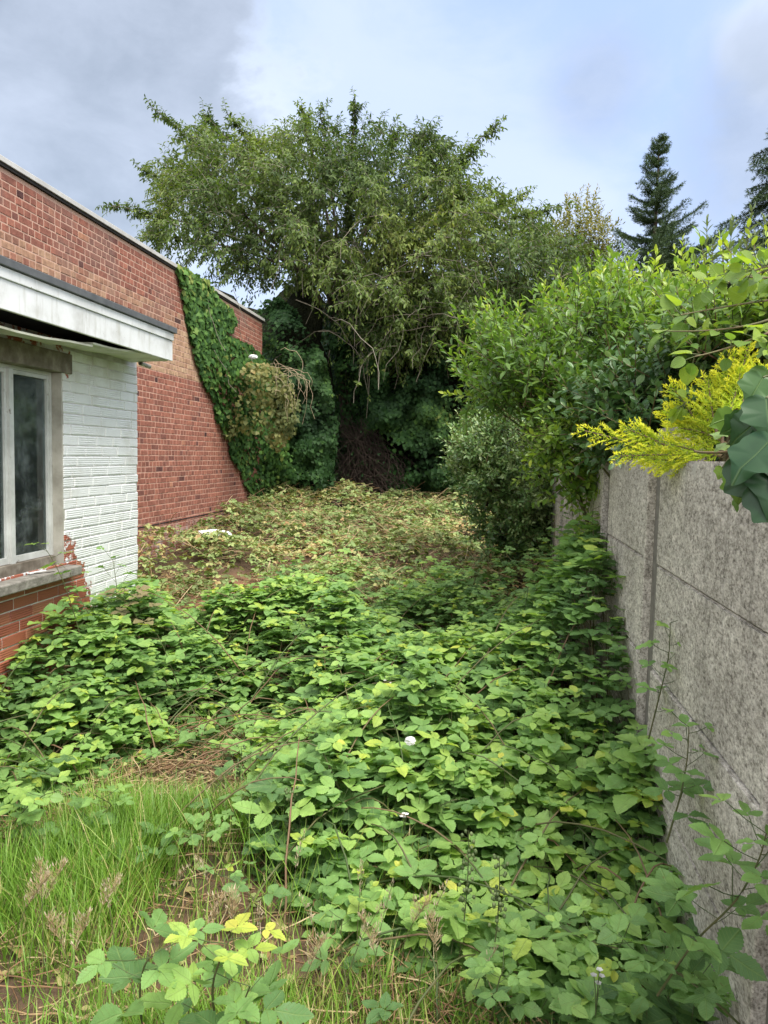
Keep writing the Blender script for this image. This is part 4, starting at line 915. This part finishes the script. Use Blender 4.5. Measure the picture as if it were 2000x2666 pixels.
    # petioles up to the leaves that show
    m = (y < 4.2) & (dep < .25); pp = P[m]; k = len(pp); dn = np.stack([rng.normal(0, .03, k), rng.normal(0, .03, k), -U(.05, .13, k)], -1); c.tubes(np.stack([pp+dn, pp+dn*.4, pp], 1), .0011, 3, U(0, .5, k))
    c.build('cane', M['stem'], r)
    return x, y, h
thick_x, thick_y, thick_h = thicket()
def dying():
    n = 38000; x = U(-4.3, 2.0, n); y = U(5.7, 15.6, n)
    lushend = 7.0+.5*noise2(x, y*0, 1.3)+.7*(x > .1)
    ok = (rng.random(n) < np.clip(sstep(-.8, .6, y-lushend)+.75*(x < -2.0), 0, 1)*(1-.97*bare(x, y))) & ~((x > .66) & (y < 9.5)) & ~((x < -2.78) & (y < 5.75))
    ok &= rng.random(n) < np.clip(.78+.3*noise2(x, y, 2.6), .25, 1)
    x, y = x[ok], y[ok]; n = len(x)
    h = gz(x, y)+.24+.30*np.exp(-((XR-x)/.4)**2)*(y < 9.5)+.06*noise2(x, y, 1.6)+.03*noise2(x, y, 5)+.25*sstep(12.5, 15.2, y)+.16*np.exp(-((x+4.2)/.5)**2)*sstep(8, 9, y)
    z = h-np.minimum(rng.exponential(.09, n), .3); r = empty('dying_brambles', (-1, 10, 0)); tag(r, 'browning cut back brambles and dry stems in front of the cherry tree', 'brambles', kind='stuff')
    g = Geo(); t = np.clip(.47+.15*noise2(x, y, .9)+rng.normal(0, .17, n), 0, 1); t = np.where(rng.random(n) < .10, U(.78, 1, n), t)
    bramble_leaves(g, np.stack([x, y, z], -1), U(0, 6.3, n), np.abs(rng.normal(0, .75, n)), U(.035, .072, n), t, BR_LO, .2, .2); g.build('foliage', M['bramble_dry'], r)
    s = Geo(); k = 3600; i = rng.integers(0, n, k); a = U(0, 6.3, k); L = U(.12, .5, k); p0 = np.stack([x[i], y[i], h[i]-U(.02, .16, k)], -1); K = 5; tt = np.linspace(0, 1, K)[None, :, None]
    D = np.stack([np.cos(a), np.sin(a), rng.normal(.15, .3, k)], -1); P = p0[:, None]+D[:, None]*(L[:, None, None]*tt)-np.array([0, 0, .22])*(L[:, None, None]*tt)**2+np.cumsum(rng.normal(0, .008, (k, K, 3)), 1)
    s.tubes(P, .0042, 3, np.where(rng.random(k) < .45, U(.65, 1, k), U(0, .6, k))); s.build('dry_stem', M['straw'], r)
dying()
def litter():
    n = 22000; x = U(-2.7, .69, n); y = U(1.3, 8.5, n); f = in_front(x, y)
    w = np.where(f < .35, .35+.65*np.exp(-(((x+1.35)/.75)**2+((y-3.75)/.45)**2))+.5*np.exp(-(((x-.2)/.5)**2+((y-2.1)/.25)**2)), .10)+1.6*bare(x, y)
    ok = rng.random(n) < w; x, y = x[ok], y[ok]; n = len(x)
    a = U(0, 6.3, n); L = U(.06, .30, n); D = np.stack([np.cos(a), np.sin(a), rng.normal(0, .12, n)], -1); p0 = np.stack([x, y, gz(x, y)+U(.006, .07, n)*(1+1.2*bare(x, y))], -1); K = 4; tt = np.linspace(-.5, .5, K)[None, :, None]
    g = Geo(); g.tubes(p0[:, None]+D[:, None]*L[:, None, None]*tt+rng.normal(0, .006, (n, K, 3)), .0026, 3, np.where(bare(x, y) > .2, U(0, .55, n), U(.1, 1, n)))
    o = g.build('dead_stalks', M['straw']); tag(o, 'straw coloured dead stalks strewn over the bare ground', 'straw', kind='stuff')
    # fallen brown leaves
    n = 2600; x = U(-2.6, .69, n); y = U(1.6, 7.5, n); ok = (in_front(x, y) < .6) | (bare(x, y) > .1); x, y = x[ok], y[ok]; n = len(x)
    g = Geo(); g.leaves(BR_LO, np.stack([x, y, gz(x, y)+U(.004, .04, n)], -1), np.stack([rng.normal(0, 1, n), rng.normal(0, 1, n), rng.normal(0, .15, n)], -1), np.array([0, 0, 1.])+rng.normal(0, .4, (n, 3)), U(.025, .06, n), U(.72, 1, n)); o = g.build('fallen_leaves', M['bramble_dry']); tag(o, 'shrivelled brown leaves lying among the dead stalks', 'leaves', kind='stuff')
litter()

# ------------------------------------------------------------------ grass
def grass():
    n = 95000; x = U(-2.8, .69, n); y = U(1.15, 4.3, n); f = in_front(x, y)
    dens = np.where(f < .05, .95, np.where(f < .35, .30, 0.))
    clear = np.exp(-(((x+1.45)/.65)**2+((y-3.75)/.40)**2)); dens = dens*(1-.72*clear)*np.clip(.68+.5*noise2(x, y, 2.6), .1, 1)
    dens *= np.where(x > -.55, .6, 1.)*np.where(x > .1, .6, 1.)
    ok = rng.random(n) < dens; x, y, clear = x[ok], y[ok], clear[ok]; n = len(x)
    L = U(.09, .27, n)*(1-.72*np.clip(clear*1.4, 0, 1))*(1+.2*noise2(x, y, 1.7))*np.where(x > -.5, .85, 1.); L = np.clip(L, .05, .36)
    az = U(0, 6.3, n); lean = np.abs(rng.normal(.08, .26, n)); cv = U(.1, .8, n)
    K = 5; t = np.linspace(0, 1, K); hd = np.stack([np.cos(az), np.sin(az), 0*az], -1)
    out_ = (lean[:, None]*t+cv[:, None]*.55*t**2.2); upz = t[None]*(1-.25*cv[:, None]*t**2)
    C = np.stack([x, y, gz(x, y)-.005], -1)[:, None]+hd[:, None]*(L[:, None]*out_)[..., None]+np.array([0, 0, 1.])*(L[:, None]*upz)[..., None]
    sd = np.stack([-np.sin(az+rng.normal(0, .6, n)), np.cos(az), 0*az], -1); w = U(.0010, .0026, n)[:, None]*np.array([.8, 1, .85, .55, .06])[None]
    V = np.stack([C-sd[:, None]*w[..., None], C+sd[:, None]*w[..., None]], 2); i = np.arange(n*K*2).reshape(n, K, 2)
    F = np.stack([i[:, :-1, 0], i[:, :-1, 1], i[:, 1:, 1], i[:, 1:, 0]], -1).reshape(-1, 4)
    tint = np.clip(.46+.16*rng.normal(0, 1, n)+.08*noise2(x, y, 2.), 0, .78); dry = rng.random(n) < .07+.5*clear+.20*(x > -.5)+.1*(noise2(x, y, 1.9) > .6); tint = np.where(dry, U(.80, 1, n), tint)
    g = Geo(); g.add(V, [F], np.repeat(tint, K*2)); tag(g.build('grass', M['grass']), 'long bright green grass mixed with dry blades at the lower left', 'grass', kind='stuff')
grass()
def seed_grass(u, v, h, az, kind, label):
    p = onZ(np.array(float(u)), np.array(float(v)), .0); p[2] = gz(p[0], p[1])
    r = empty('flowering_grass', tuple(p)); tag(r, label, 'grass stalk', 'flowering grass stalks in the lower part')
    K = 10; t = np.linspace(0, 1, K); d = np.array([math.cos(az), math.sin(az), 0]); P = p+d*(h*.30*t**2.2)[:, None]+np.array([0, 0, 1.])*(h*t*(1-.10*t**2))[:, None]
    s = Geo(); s.tubes(P[None], np.linspace(.0019, .0009, K)[None], 4, .35); s.build('stalk', M['stem'], r)
    g = Geo(); n = 70 if kind else 46; q = U(.0, 1, n); i = (K-1)*(.70+.30*q); i0 = np.clip(i.astype(int), 0, K-2); b = P[i0]+(P[i0+1]-P[i0])*(i-i0)[:, None]
    sp = (.026 if kind else .008)*np.sin((1-q)*PI*.92+.1); a = U(0, 6.3, n); o = np.stack([np.cos(a), np.sin(a), U(.7, 1.8, n)], -1)
    if kind: s2 = Geo(); s2.tubes(np.stack([b, b+o*sp[:, None]*.6, b+o*sp[:, None]], 1), .0006, 3, .8); s2.build('branchlet', M['straw'], r)
    g.leaves(NEEDLE, b+o*sp[:, None], nrm(o*.5+np.array([0, 0, .8])+rng.normal(0, .3, (n, 3))), rng.normal(0, 1, (n, 3)), U(.008, .015, n), U(0, 1, n), .9); g.build('seed_head', M['seed'], r)
sg = [(60, 2130, .42, 1, 1), (95, 2120, .40, 2.2, 1), (190, 2100, .34, .6, 1), (165, 2190, .34, 3.0, 1), (15, 2150, .46, .2, 1), (135, 2230, .36, 1.3, 1), (330, 2190, .30, .3, 0), (250, 2120, .34, 2.4, 0), (345, 2060, .36, 0., 0), (470, 2040, .32, 2.9, 0), (640, 2230, .30, .7, 1), (560, 2200, .34, 1.9, 0), (735, 2230, .42, .5, 0), (800, 2200, .42, 1.2, 0), (830, 2230, .36, 2.5, 1), (900, 2190, .44, .9, 0), (950, 2240, .36, 2.0, 1), (1010, 2230, .30, .4, 0), (700, 2150, .34, 2.8, 0), (860, 2120, .32, .2, 1), (770, 2080, .34, 1.6, 0), (620, 2080, .44, 1.4, 0), (505, 2130, .30, 2., 1), (420, 2160, .34, .9, 1)]
where = ['at the far left edge', 'left of the big foreground bramble', 'in the green grass', 'close to the foreground bramble', 'under the bramble edge', 'in the dry grass']
for j, (u, v, h, az, kd) in enumerate(sg):
    lab = ('feathery pinkish' if kd else 'slim pale')+' grass seed head '+('at the lower left among green grass' if u < 480 else 'in dry grass by the bramble edge')
    seed_grass(u, v, h, az, kd, lab)

# ------------------------------------------------------------------ single plants
def bramble_shoot(label, pts, leaves, s, tint, Yz=None, group=None, m='bramble', name='bramble_shoot', hi=True, rad=.0032, up=.5):
    """pts: world points of the cane; leaves: number of compound leaves"""
    p = np.array(pts, float); t = np.linspace(0, 1, len(p)); tt = np.linspace(0, 1, 20); c = np.stack([np.interp(tt, t, p[:, k]) for k in range(3)], -1)
    for _ in range(3): c[1:-1] = (c[:-2]+2*c[1:-1]+c[2:])/4
    r = empty(name, tuple(c[0])); tag(r, label, 'bramble', group); st = Geo(); st.tubes(c[None], np.linspace(rad, rad*.45, 20)[None], 6, .35)
    k = leaves; i = np.linspace(4, 19, k); i0 = np.clip(i.astype(int), 0, 18); b = c[i0]+(c[i0+1]-c[i0])*(i-i0)[:, None]
    az = np.arange(k)*2.4+U(0, 6.3); pl = U(.03, .07, k)*s/.06; e = b+np.stack([np.cos(az), np.sin(az), np.full(k, up)], -1)*pl[:, None]
    st.tubes(np.stack([b, (b+e)/2+[0, 0, -.004], e], 1), .0012, 4, .1); st.build('cane', M['stem'], r)
    g = Geo(); f = 1-.5*np.linspace(0, 1, k)**2
    bramble_leaves(g, e, az, np.abs(rng.normal(0, .4, k)), s*f*U(.85, 1.15, k), np.clip(tint+.25*np.linspace(-.3, 1, k)+rng.normal(0, .05, k), 0, .97), BR_HI, .3)
    g.build('foliage', M[m], r); return r
W = lambda u, v, Y: onY(np.array(float(u)), np.array(float(v)), Y)
Gd = lambda u, v: onZ(np.array(float(u)), np.array(float(v)), .02)
# along the window and the pier
bramble_shoot('tall thin bramble shoot leaning across the window sill', [W(185, 1420, 4.25), W(165, 1340, 4.2), W(140, 1260, 4.15), W(112, 1205, 4.1), W(95, 1180, 4.08)], 8, .075, .55)
bramble_shoot('short bramble shoot with upright leaves against the white brick pier', [W(262, 1330, 4.8), W(255, 1290, 4.8), W(250, 1250, 4.8), W(244, 1210, 4.8)], 7, .075, .5, up=1.2)
bramble_shoot('bramble shoot bending over in front of the bare red brick under the sill', [W(230, 1400, 4.5), W(195, 1330, 4.5), W(165, 1280, 4.5), W(150, 1230, 4.5)], 7, .065, .45)
bramble_shoot('bramble plant with buff brown leaves at the foot of the white pier', [W(330, 1420, 4.6), W(300, 1340, 4.55), W(275, 1300, 4.5), W(258, 1285, 4.45)], 16, .09, .5, m='tan_leaf', name='brown_bramble')
bramble_shoot('vivid yellow green bramble shoot standing up from the thicket below the pier', [W(385, 1480, 4.2), W(370, 1440, 4.15), W(352, 1395, 4.1), W(340, 1370, 4.1)], 7, .085, .62)
# at the concrete fence
bramble_shoot('slender bramble shoot climbing beside the concrete post', [W(1400, 1600, 2.82), W(1425, 1500, 2.80), W(1445, 1420, 2.78), W(1448, 1345, 2.78)], 12, .058, .55)
bramble_shoot('bramble shoot pressed to the concrete panel above the thicket edge', [W(1440, 1820, 2.30), W(1470, 1720, 2.30), W(1485, 1640, 2.32), W(1488, 1570, 2.32)], 13, .070, .5)
bramble_shoot('bramble cane arching up at the lower right corner by the fence', [W(1420, 2150, 1.85), W(1500, 2030, 1.8), W(1590, 1950, 1.72), W(1640, 1860, 1.68), W(1655, 1800, 1.66)], 18, .085, .5)
bramble_shoot('bramble cane trailing low over bare soil at the lower right', [W(1600, 2215, 1.8), W(1520, 2140, 1.8), W(1420, 2070, 1.85), W(1300, 2040, 1.9), W(1240, 2020, 1.9)], 18, .072, .48)
bramble_shoot('small bramble shoot sprouting from the joint of the far concrete panels', [W(1310, 1480, 4.0), W(1315, 1420, 3.95), W(1310, 1340, 3.95), W(1305, 1290, 3.95)], 7, .06, .65)
bramble_shoot('thin bramble strand creeping up the middle far panel of the concrete fence', [W(1285, 1260, 4.75), W(1283, 1190, 4.75), W(1278, 1120, 4.75), W(1285, 1070, 4.75)], 9, .05, .4)
bramble_shoot('bramble strand hanging on the farthest bare concrete panel', [W(1238, 1240, 5.9), W(1242, 1180, 5.9), W(1235, 1120, 5.9), W(1240, 1070, 5.9)], 9, .05, .35)
# foreground left
bramble_shoot('large foreground bramble with broad flat green leaves at the bottom edge', [Gd(330, 2330), W(310, 2240, 1.62), W(300, 2150, 1.55), W(310, 2085, 1.5), W(330, 2060, 1.5)], 10, .095, .42, rad=.004)
bramble_shoot('foreground bramble shoot tipped with bright yellow young leaves', [Gd(520, 2330), W(470, 2240, 1.6), W(455, 2130, 1.55), W(480, 2060, 1.5), W(495, 2030, 1.5)], 12, .075, .70, rad=.004)
bramble_shoot('foreground bramble shoot spreading dull leaves along the bottom edge', [Gd(640, 2360), W(560, 2260, 1.6), W(520, 2180, 1.55), W(540, 2130, 1.5)], 9, .085, .38, rad=.004)
# low canes running out into the grass
bramble_shoot('bramble cane creeping out over the grass at the left edge', [W(-40, 1830, 2.7), W(20, 1790, 2.7), W(60, 1740, 2.65), W(100, 1715, 2.6)], 14, .078, .62)
bramble_shoot('bramble cane with a yellow tip lying over the grass below the clearing', [W(90, 1850, 2.7), W(160, 1790, 2.75), W(250, 1740, 2.8), W(200, 1715, 2.7)], 14, .07, .55)
bramble_shoot('bramble cane stretching across the middle of the grass', [W(240, 1860, 2.6), W(320, 1840, 2.62), W(420, 1800, 2.65), W(520, 1790, 2.7)], 16, .07, .48)
bramble_shoot('lone bramble shoot in the grass beside the bare brown gap', [W(560, 1960, 2.4), W(540, 1930, 2.4), W(500, 1900, 2.4), W(480, 1890, 2.4)], 6, .06, .45)
bramble_shoot('low bramble shoot among dry grass right of the grass seed heads', [Gd(760, 2180), W(740, 2080, 2.2), W(735, 2020, 2.2), W(740, 1985, 2.2)], 7, .065, .5)
bramble_shoot('low bramble sprig on bare litter at the bottom right', [Gd(1060, 2215), W(1070, 2150, 2.0), W(1080, 2110, 2.0), W(1090, 2090, 2.0)], 8, .062, .48)
# seed-pod stalks
def pod_stalk(u, v, Y, h, label):
    p = W(u, v, Y); p[2] = gz(p[0], p[1]); r = empty('figwort_stalk', tuple(p)); tag(r, label, 'wildflower'); K = 10; t = np.linspace(0, 1, K); P = p+np.stack([.03*np.sin(t*2), .02*t, h*t], -1)
    s = Geo(); s.tubes(P[None], np.linspace(.003, .0012, K)[None], 5, .2); g = Geo(); n = 34; q = U(.45, 1, n); b = np.stack([np.interp(q, t, P[:, k]) for k in range(3)], -1); a = np.arange(n)*2.4; o = np.stack([np.cos(a), np.sin(a), .5+0*a], -1); e = b+o*U(.01, .026, (n, 1))
    s.tubes(np.stack([b, (b+e)/2, e], 1), .0008, 3, .2); s.build('stalk', M['stem'], r)
    for c in e:
        g = Geo(); bm = bmesh.new(); bmesh.ops.create_icosphere(bm, subdivisions=1, radius=.0065); bmesh.ops.transform(bm, matrix=Matrix.Translation(c.tolist()) @ Matrix.Diagonal((1, 1, 1.25, 1)), verts=bm.verts); g.bm(bm, U(0, 1), 0, True); g.build('seed_pod', M['pod'], r)
pod_stalk(985, 2060, 2.3, .52, 'green seed pod stalk standing left of its twin before the brambles')
pod_stalk(1052, 2090, 2.25, .46, 'shorter green seed pod stalk standing right of its twin before the brambles')
pod_stalk(610, 1890, 2.75, .34, 'green seed pod stalk at the edge of grass and brambles')
pod_stalk(505, 1740, 3.3, .30, 'dark seed pod stalk rising beside the dry clearing')

# ------------------------------------------------------------------ rubbish
def crumple(name, label, cat, c, r, seed, m):
    bm = bmesh.new(); bmesh.ops.create_icosphere(bm, subdivisions=4, radius=1); rs = np.random.default_rng(seed); W_ = rs.normal(0, 3.2, (14, 3)); ph = rs.uniform(0, 6, 14)
    for v in bm.verts:
        p = np.array(v.co); k = .55+.75*sum(abs(math.sin(w @ p*(1+.35*i)+f))/(1+.4*i) for i, (w, f) in enumerate(zip(W_[:6], ph)))/3.2
        v.co = (c[0]+p[0]*r[0]*k, c[1]+p[1]*r[1]*k, c[2]+p[2]*r[2]*k)
    g = Geo(); g.bm(bm, .5, 0, False); return tag(g.build(name, m), label, cat)
crumple('plastic_bag', 'crumpled white plastic bag lying at the foot of the brick wall', 'plastic bag', W(463, 1152, 9.6), (.22, .12, .045), 3, M['plastic'])
crumple('plastic_scrap', 'scrap of white plastic caught high in the ivy on the brick wall', 'plastic', W(547, 771, 12.0), (.07, .05, .035), 4, M['plastic'])
crumple('paper_scrap', 'crumpled white paper scrap resting on bramble leaves', 'paper', W(886, 1600, 3.1), (.020, .016, .016), 5, M['plastic'])
def blossom(u, v, Y, label):
    p = W(u, v, Y); r = empty('bramble_blossom', tuple(p)); tag(r, label, 'flower'); g = Geo(); s = Geo(); k = 4
    c = p+rng.normal(0, .018, (k, 3)); s.tubes(np.stack([np.repeat(p[None]-[0, 0, .10], k, 0), p+(c-p)*.4-[0, 0, .03], c], 1), .0012, 4, .2); s.build('stalk', M['stem'], r)
    for q in c:
        a = np.arange(5)*2*PI/5+U(0, 1); g.leaves(ROUND, np.repeat(q[None], 5, 0), np.stack([np.cos(a), np.sin(a), .5+0*a], -1), np.repeat([[0, -.2, 1.]], 5, 0), .010, .8); g.build('flower_head', M['flower'], r)
blossom(838, 1478, 3.9, 'white bramble blossom on the upper middle of the thicket')
blossom(963, 1548, 3.5, 'white bramble blossom poking out near the paper scrap')
blossom(875, 1760, 2.8, 'white bramble blossom at the front edge of the thicket')
blossom(1290, 2120, 2.0, 'small white bramble blossom at the lower right')

# ------------------------------------------------------------------ sky and light
SUN_EL, SUN_AZ = math.radians(60), math.radians(138)      # azimuth clockwise from +Y: behind the camera, to the right
world = bpy.data.worlds.new('World'); scene.world = world; world.use_nodes = True; nt = world.node_tree; nt.nodes.clear()
sky = nt.nodes.new('ShaderNodeTexSky'); sky.sky_type = 'NISHITA'; sky.sun_disc = False; sky.sun_elevation = SUN_EL; sky.sun_rotation = SUN_AZ; sky.dust_density = 2.
bg = nt.nodes.new('ShaderNodeBackground'); bg.inputs[1].default_value = .12; nt.links.new(sky.outputs[0], bg.inputs[0])
tc = nt.nodes.new('ShaderNodeTexCoord'); dirv = tc.outputs['Generated']
def dotdir(u, v):
    d = nrm(ray(np.array(float(u)), np.array(float(v)))); m = nt.nodes.new('ShaderNodeVectorMath'); m.operation = 'DOT_PRODUCT'; nt.links.new(dirv, m.inputs[0]); m.inputs[1].default_value = tuple(d)
    return math_(nt, 'ARCCOSINE', math_(nt, 'MINIMUM', m.outputs['Value'], 1.))
mp = nt.nodes.new('ShaderNodeMapping'); mp.inputs['Scale'].default_value = (1, 1, 1.7); nt.links.new(dirv, mp.inputs[0])
n1 = noise(nt, 3.1, 7, .58, mp.outputs[0], .35); n2 = noise(nt, 7.5, 6, .6, mp.outputs[0], .2)
nn = math_(nt, 'ADD', math_(nt, 'MULTIPLY', math_(nt, 'SUBTRACT', n1, .5), 2.2), math_(nt, 'MULTIPLY', math_(nt, 'SUBTRACT', n2, .5), .9))
def cloud(u, v, rad, soft, amp=1.):
    d = math_(nt, 'DIVIDE', dotdir(u, v), rad); return mapr(nt, math_(nt, 'SUBTRACT', math_(nt, 'MULTIPLY', nn, amp), d), -1.-soft, -1.+soft*.6)
grey = math_(nt, 'MAXIMUM', cloud(40, 150, .25, .22), math_(nt, 'MULTIPLY', cloud(1290, 185, .055, .75), .55))
grey = math_(nt, 'MAXIMUM', grey, math_(nt, 'MULTIPLY', cloud(1690, 300, .10, .6), .7))
white = math_(nt, 'MAXIMUM', cloud(400, 330, .17, .45), math_(nt, 'MULTIPLY', cloud(800, 560, .30, .6), .6))
white = math_(nt, 'MAXIMUM', white, math_(nt, 'MULTIPLY', cloud(1680, 90, .05, .5), .9))
base = mixc(nt, mapr(nt, n1, .35, .7), (.47, .61, .94), (.56, .68, .96))
c = mixc(nt, white, base, (.74, .82, .97)); gc = ramp(nt, [(.3, (.37, .42, .50)), (.7, (.54, .60, .71))], n2).outputs[0]; c = mixc(nt, grey, c, gc)
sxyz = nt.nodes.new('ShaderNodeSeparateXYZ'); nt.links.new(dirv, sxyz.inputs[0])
rest = math_(nt, 'MAXIMUM', mapr(nt, sxyz.outputs[2], .62, .80), mapr(nt, sxyz.outputs[1], .35, -.1))  # unseen sky overhead and behind the camera, whitened and brightened as added fill
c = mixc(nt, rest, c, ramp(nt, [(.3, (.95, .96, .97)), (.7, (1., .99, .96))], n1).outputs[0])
fill_gain = math_(nt, 'ADD', 1., math_(nt, 'MULTIPLY', rest, .75))
vm = nt.nodes.new('ShaderNodeVectorMath'); vm.operation = 'SCALE'; nt.links.new(c, vm.inputs[0]); nt.links.new(fill_gain, vm.inputs['Scale']); c = vm.outputs[0]
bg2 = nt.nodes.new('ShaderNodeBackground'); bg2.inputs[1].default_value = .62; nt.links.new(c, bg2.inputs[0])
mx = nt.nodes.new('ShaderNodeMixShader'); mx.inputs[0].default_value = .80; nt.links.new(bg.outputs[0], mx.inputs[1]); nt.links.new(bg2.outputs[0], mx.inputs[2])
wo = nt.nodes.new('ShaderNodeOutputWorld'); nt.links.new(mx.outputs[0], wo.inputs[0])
sl = bpy.data.lights.new('sun', 'SUN'); sl.energy = 2.8; sl.angle = math.radians(30); sl.color = (1, .95, .86); so = bpy.data.objects.new('sun', sl); COL.objects.link(so)
d = Vector((math.sin(SUN_AZ)*math.cos(SUN_EL), math.cos(SUN_AZ)*math.cos(SUN_EL), math.sin(SUN_EL))); so.rotation_euler = d.to_track_quat('Z', 'Y').to_euler(); so.location = (0, -5, 20)
scene.view_settings.view_transform = 'Standard'; scene.view_settings.look = 'None'; scene.view_settings.exposure = 1.05; scene.view_settings.gamma = 1
scene.render.engine = 'CYCLES'; scene.cycles.max_bounces = 6; scene.cycles.transparent_max_bounces = 8; scene.cycles.use_denoising = True
print('faces', sum(len(o.data.polygons) for o in bpy.data.objects if o.type == 'MESH'))
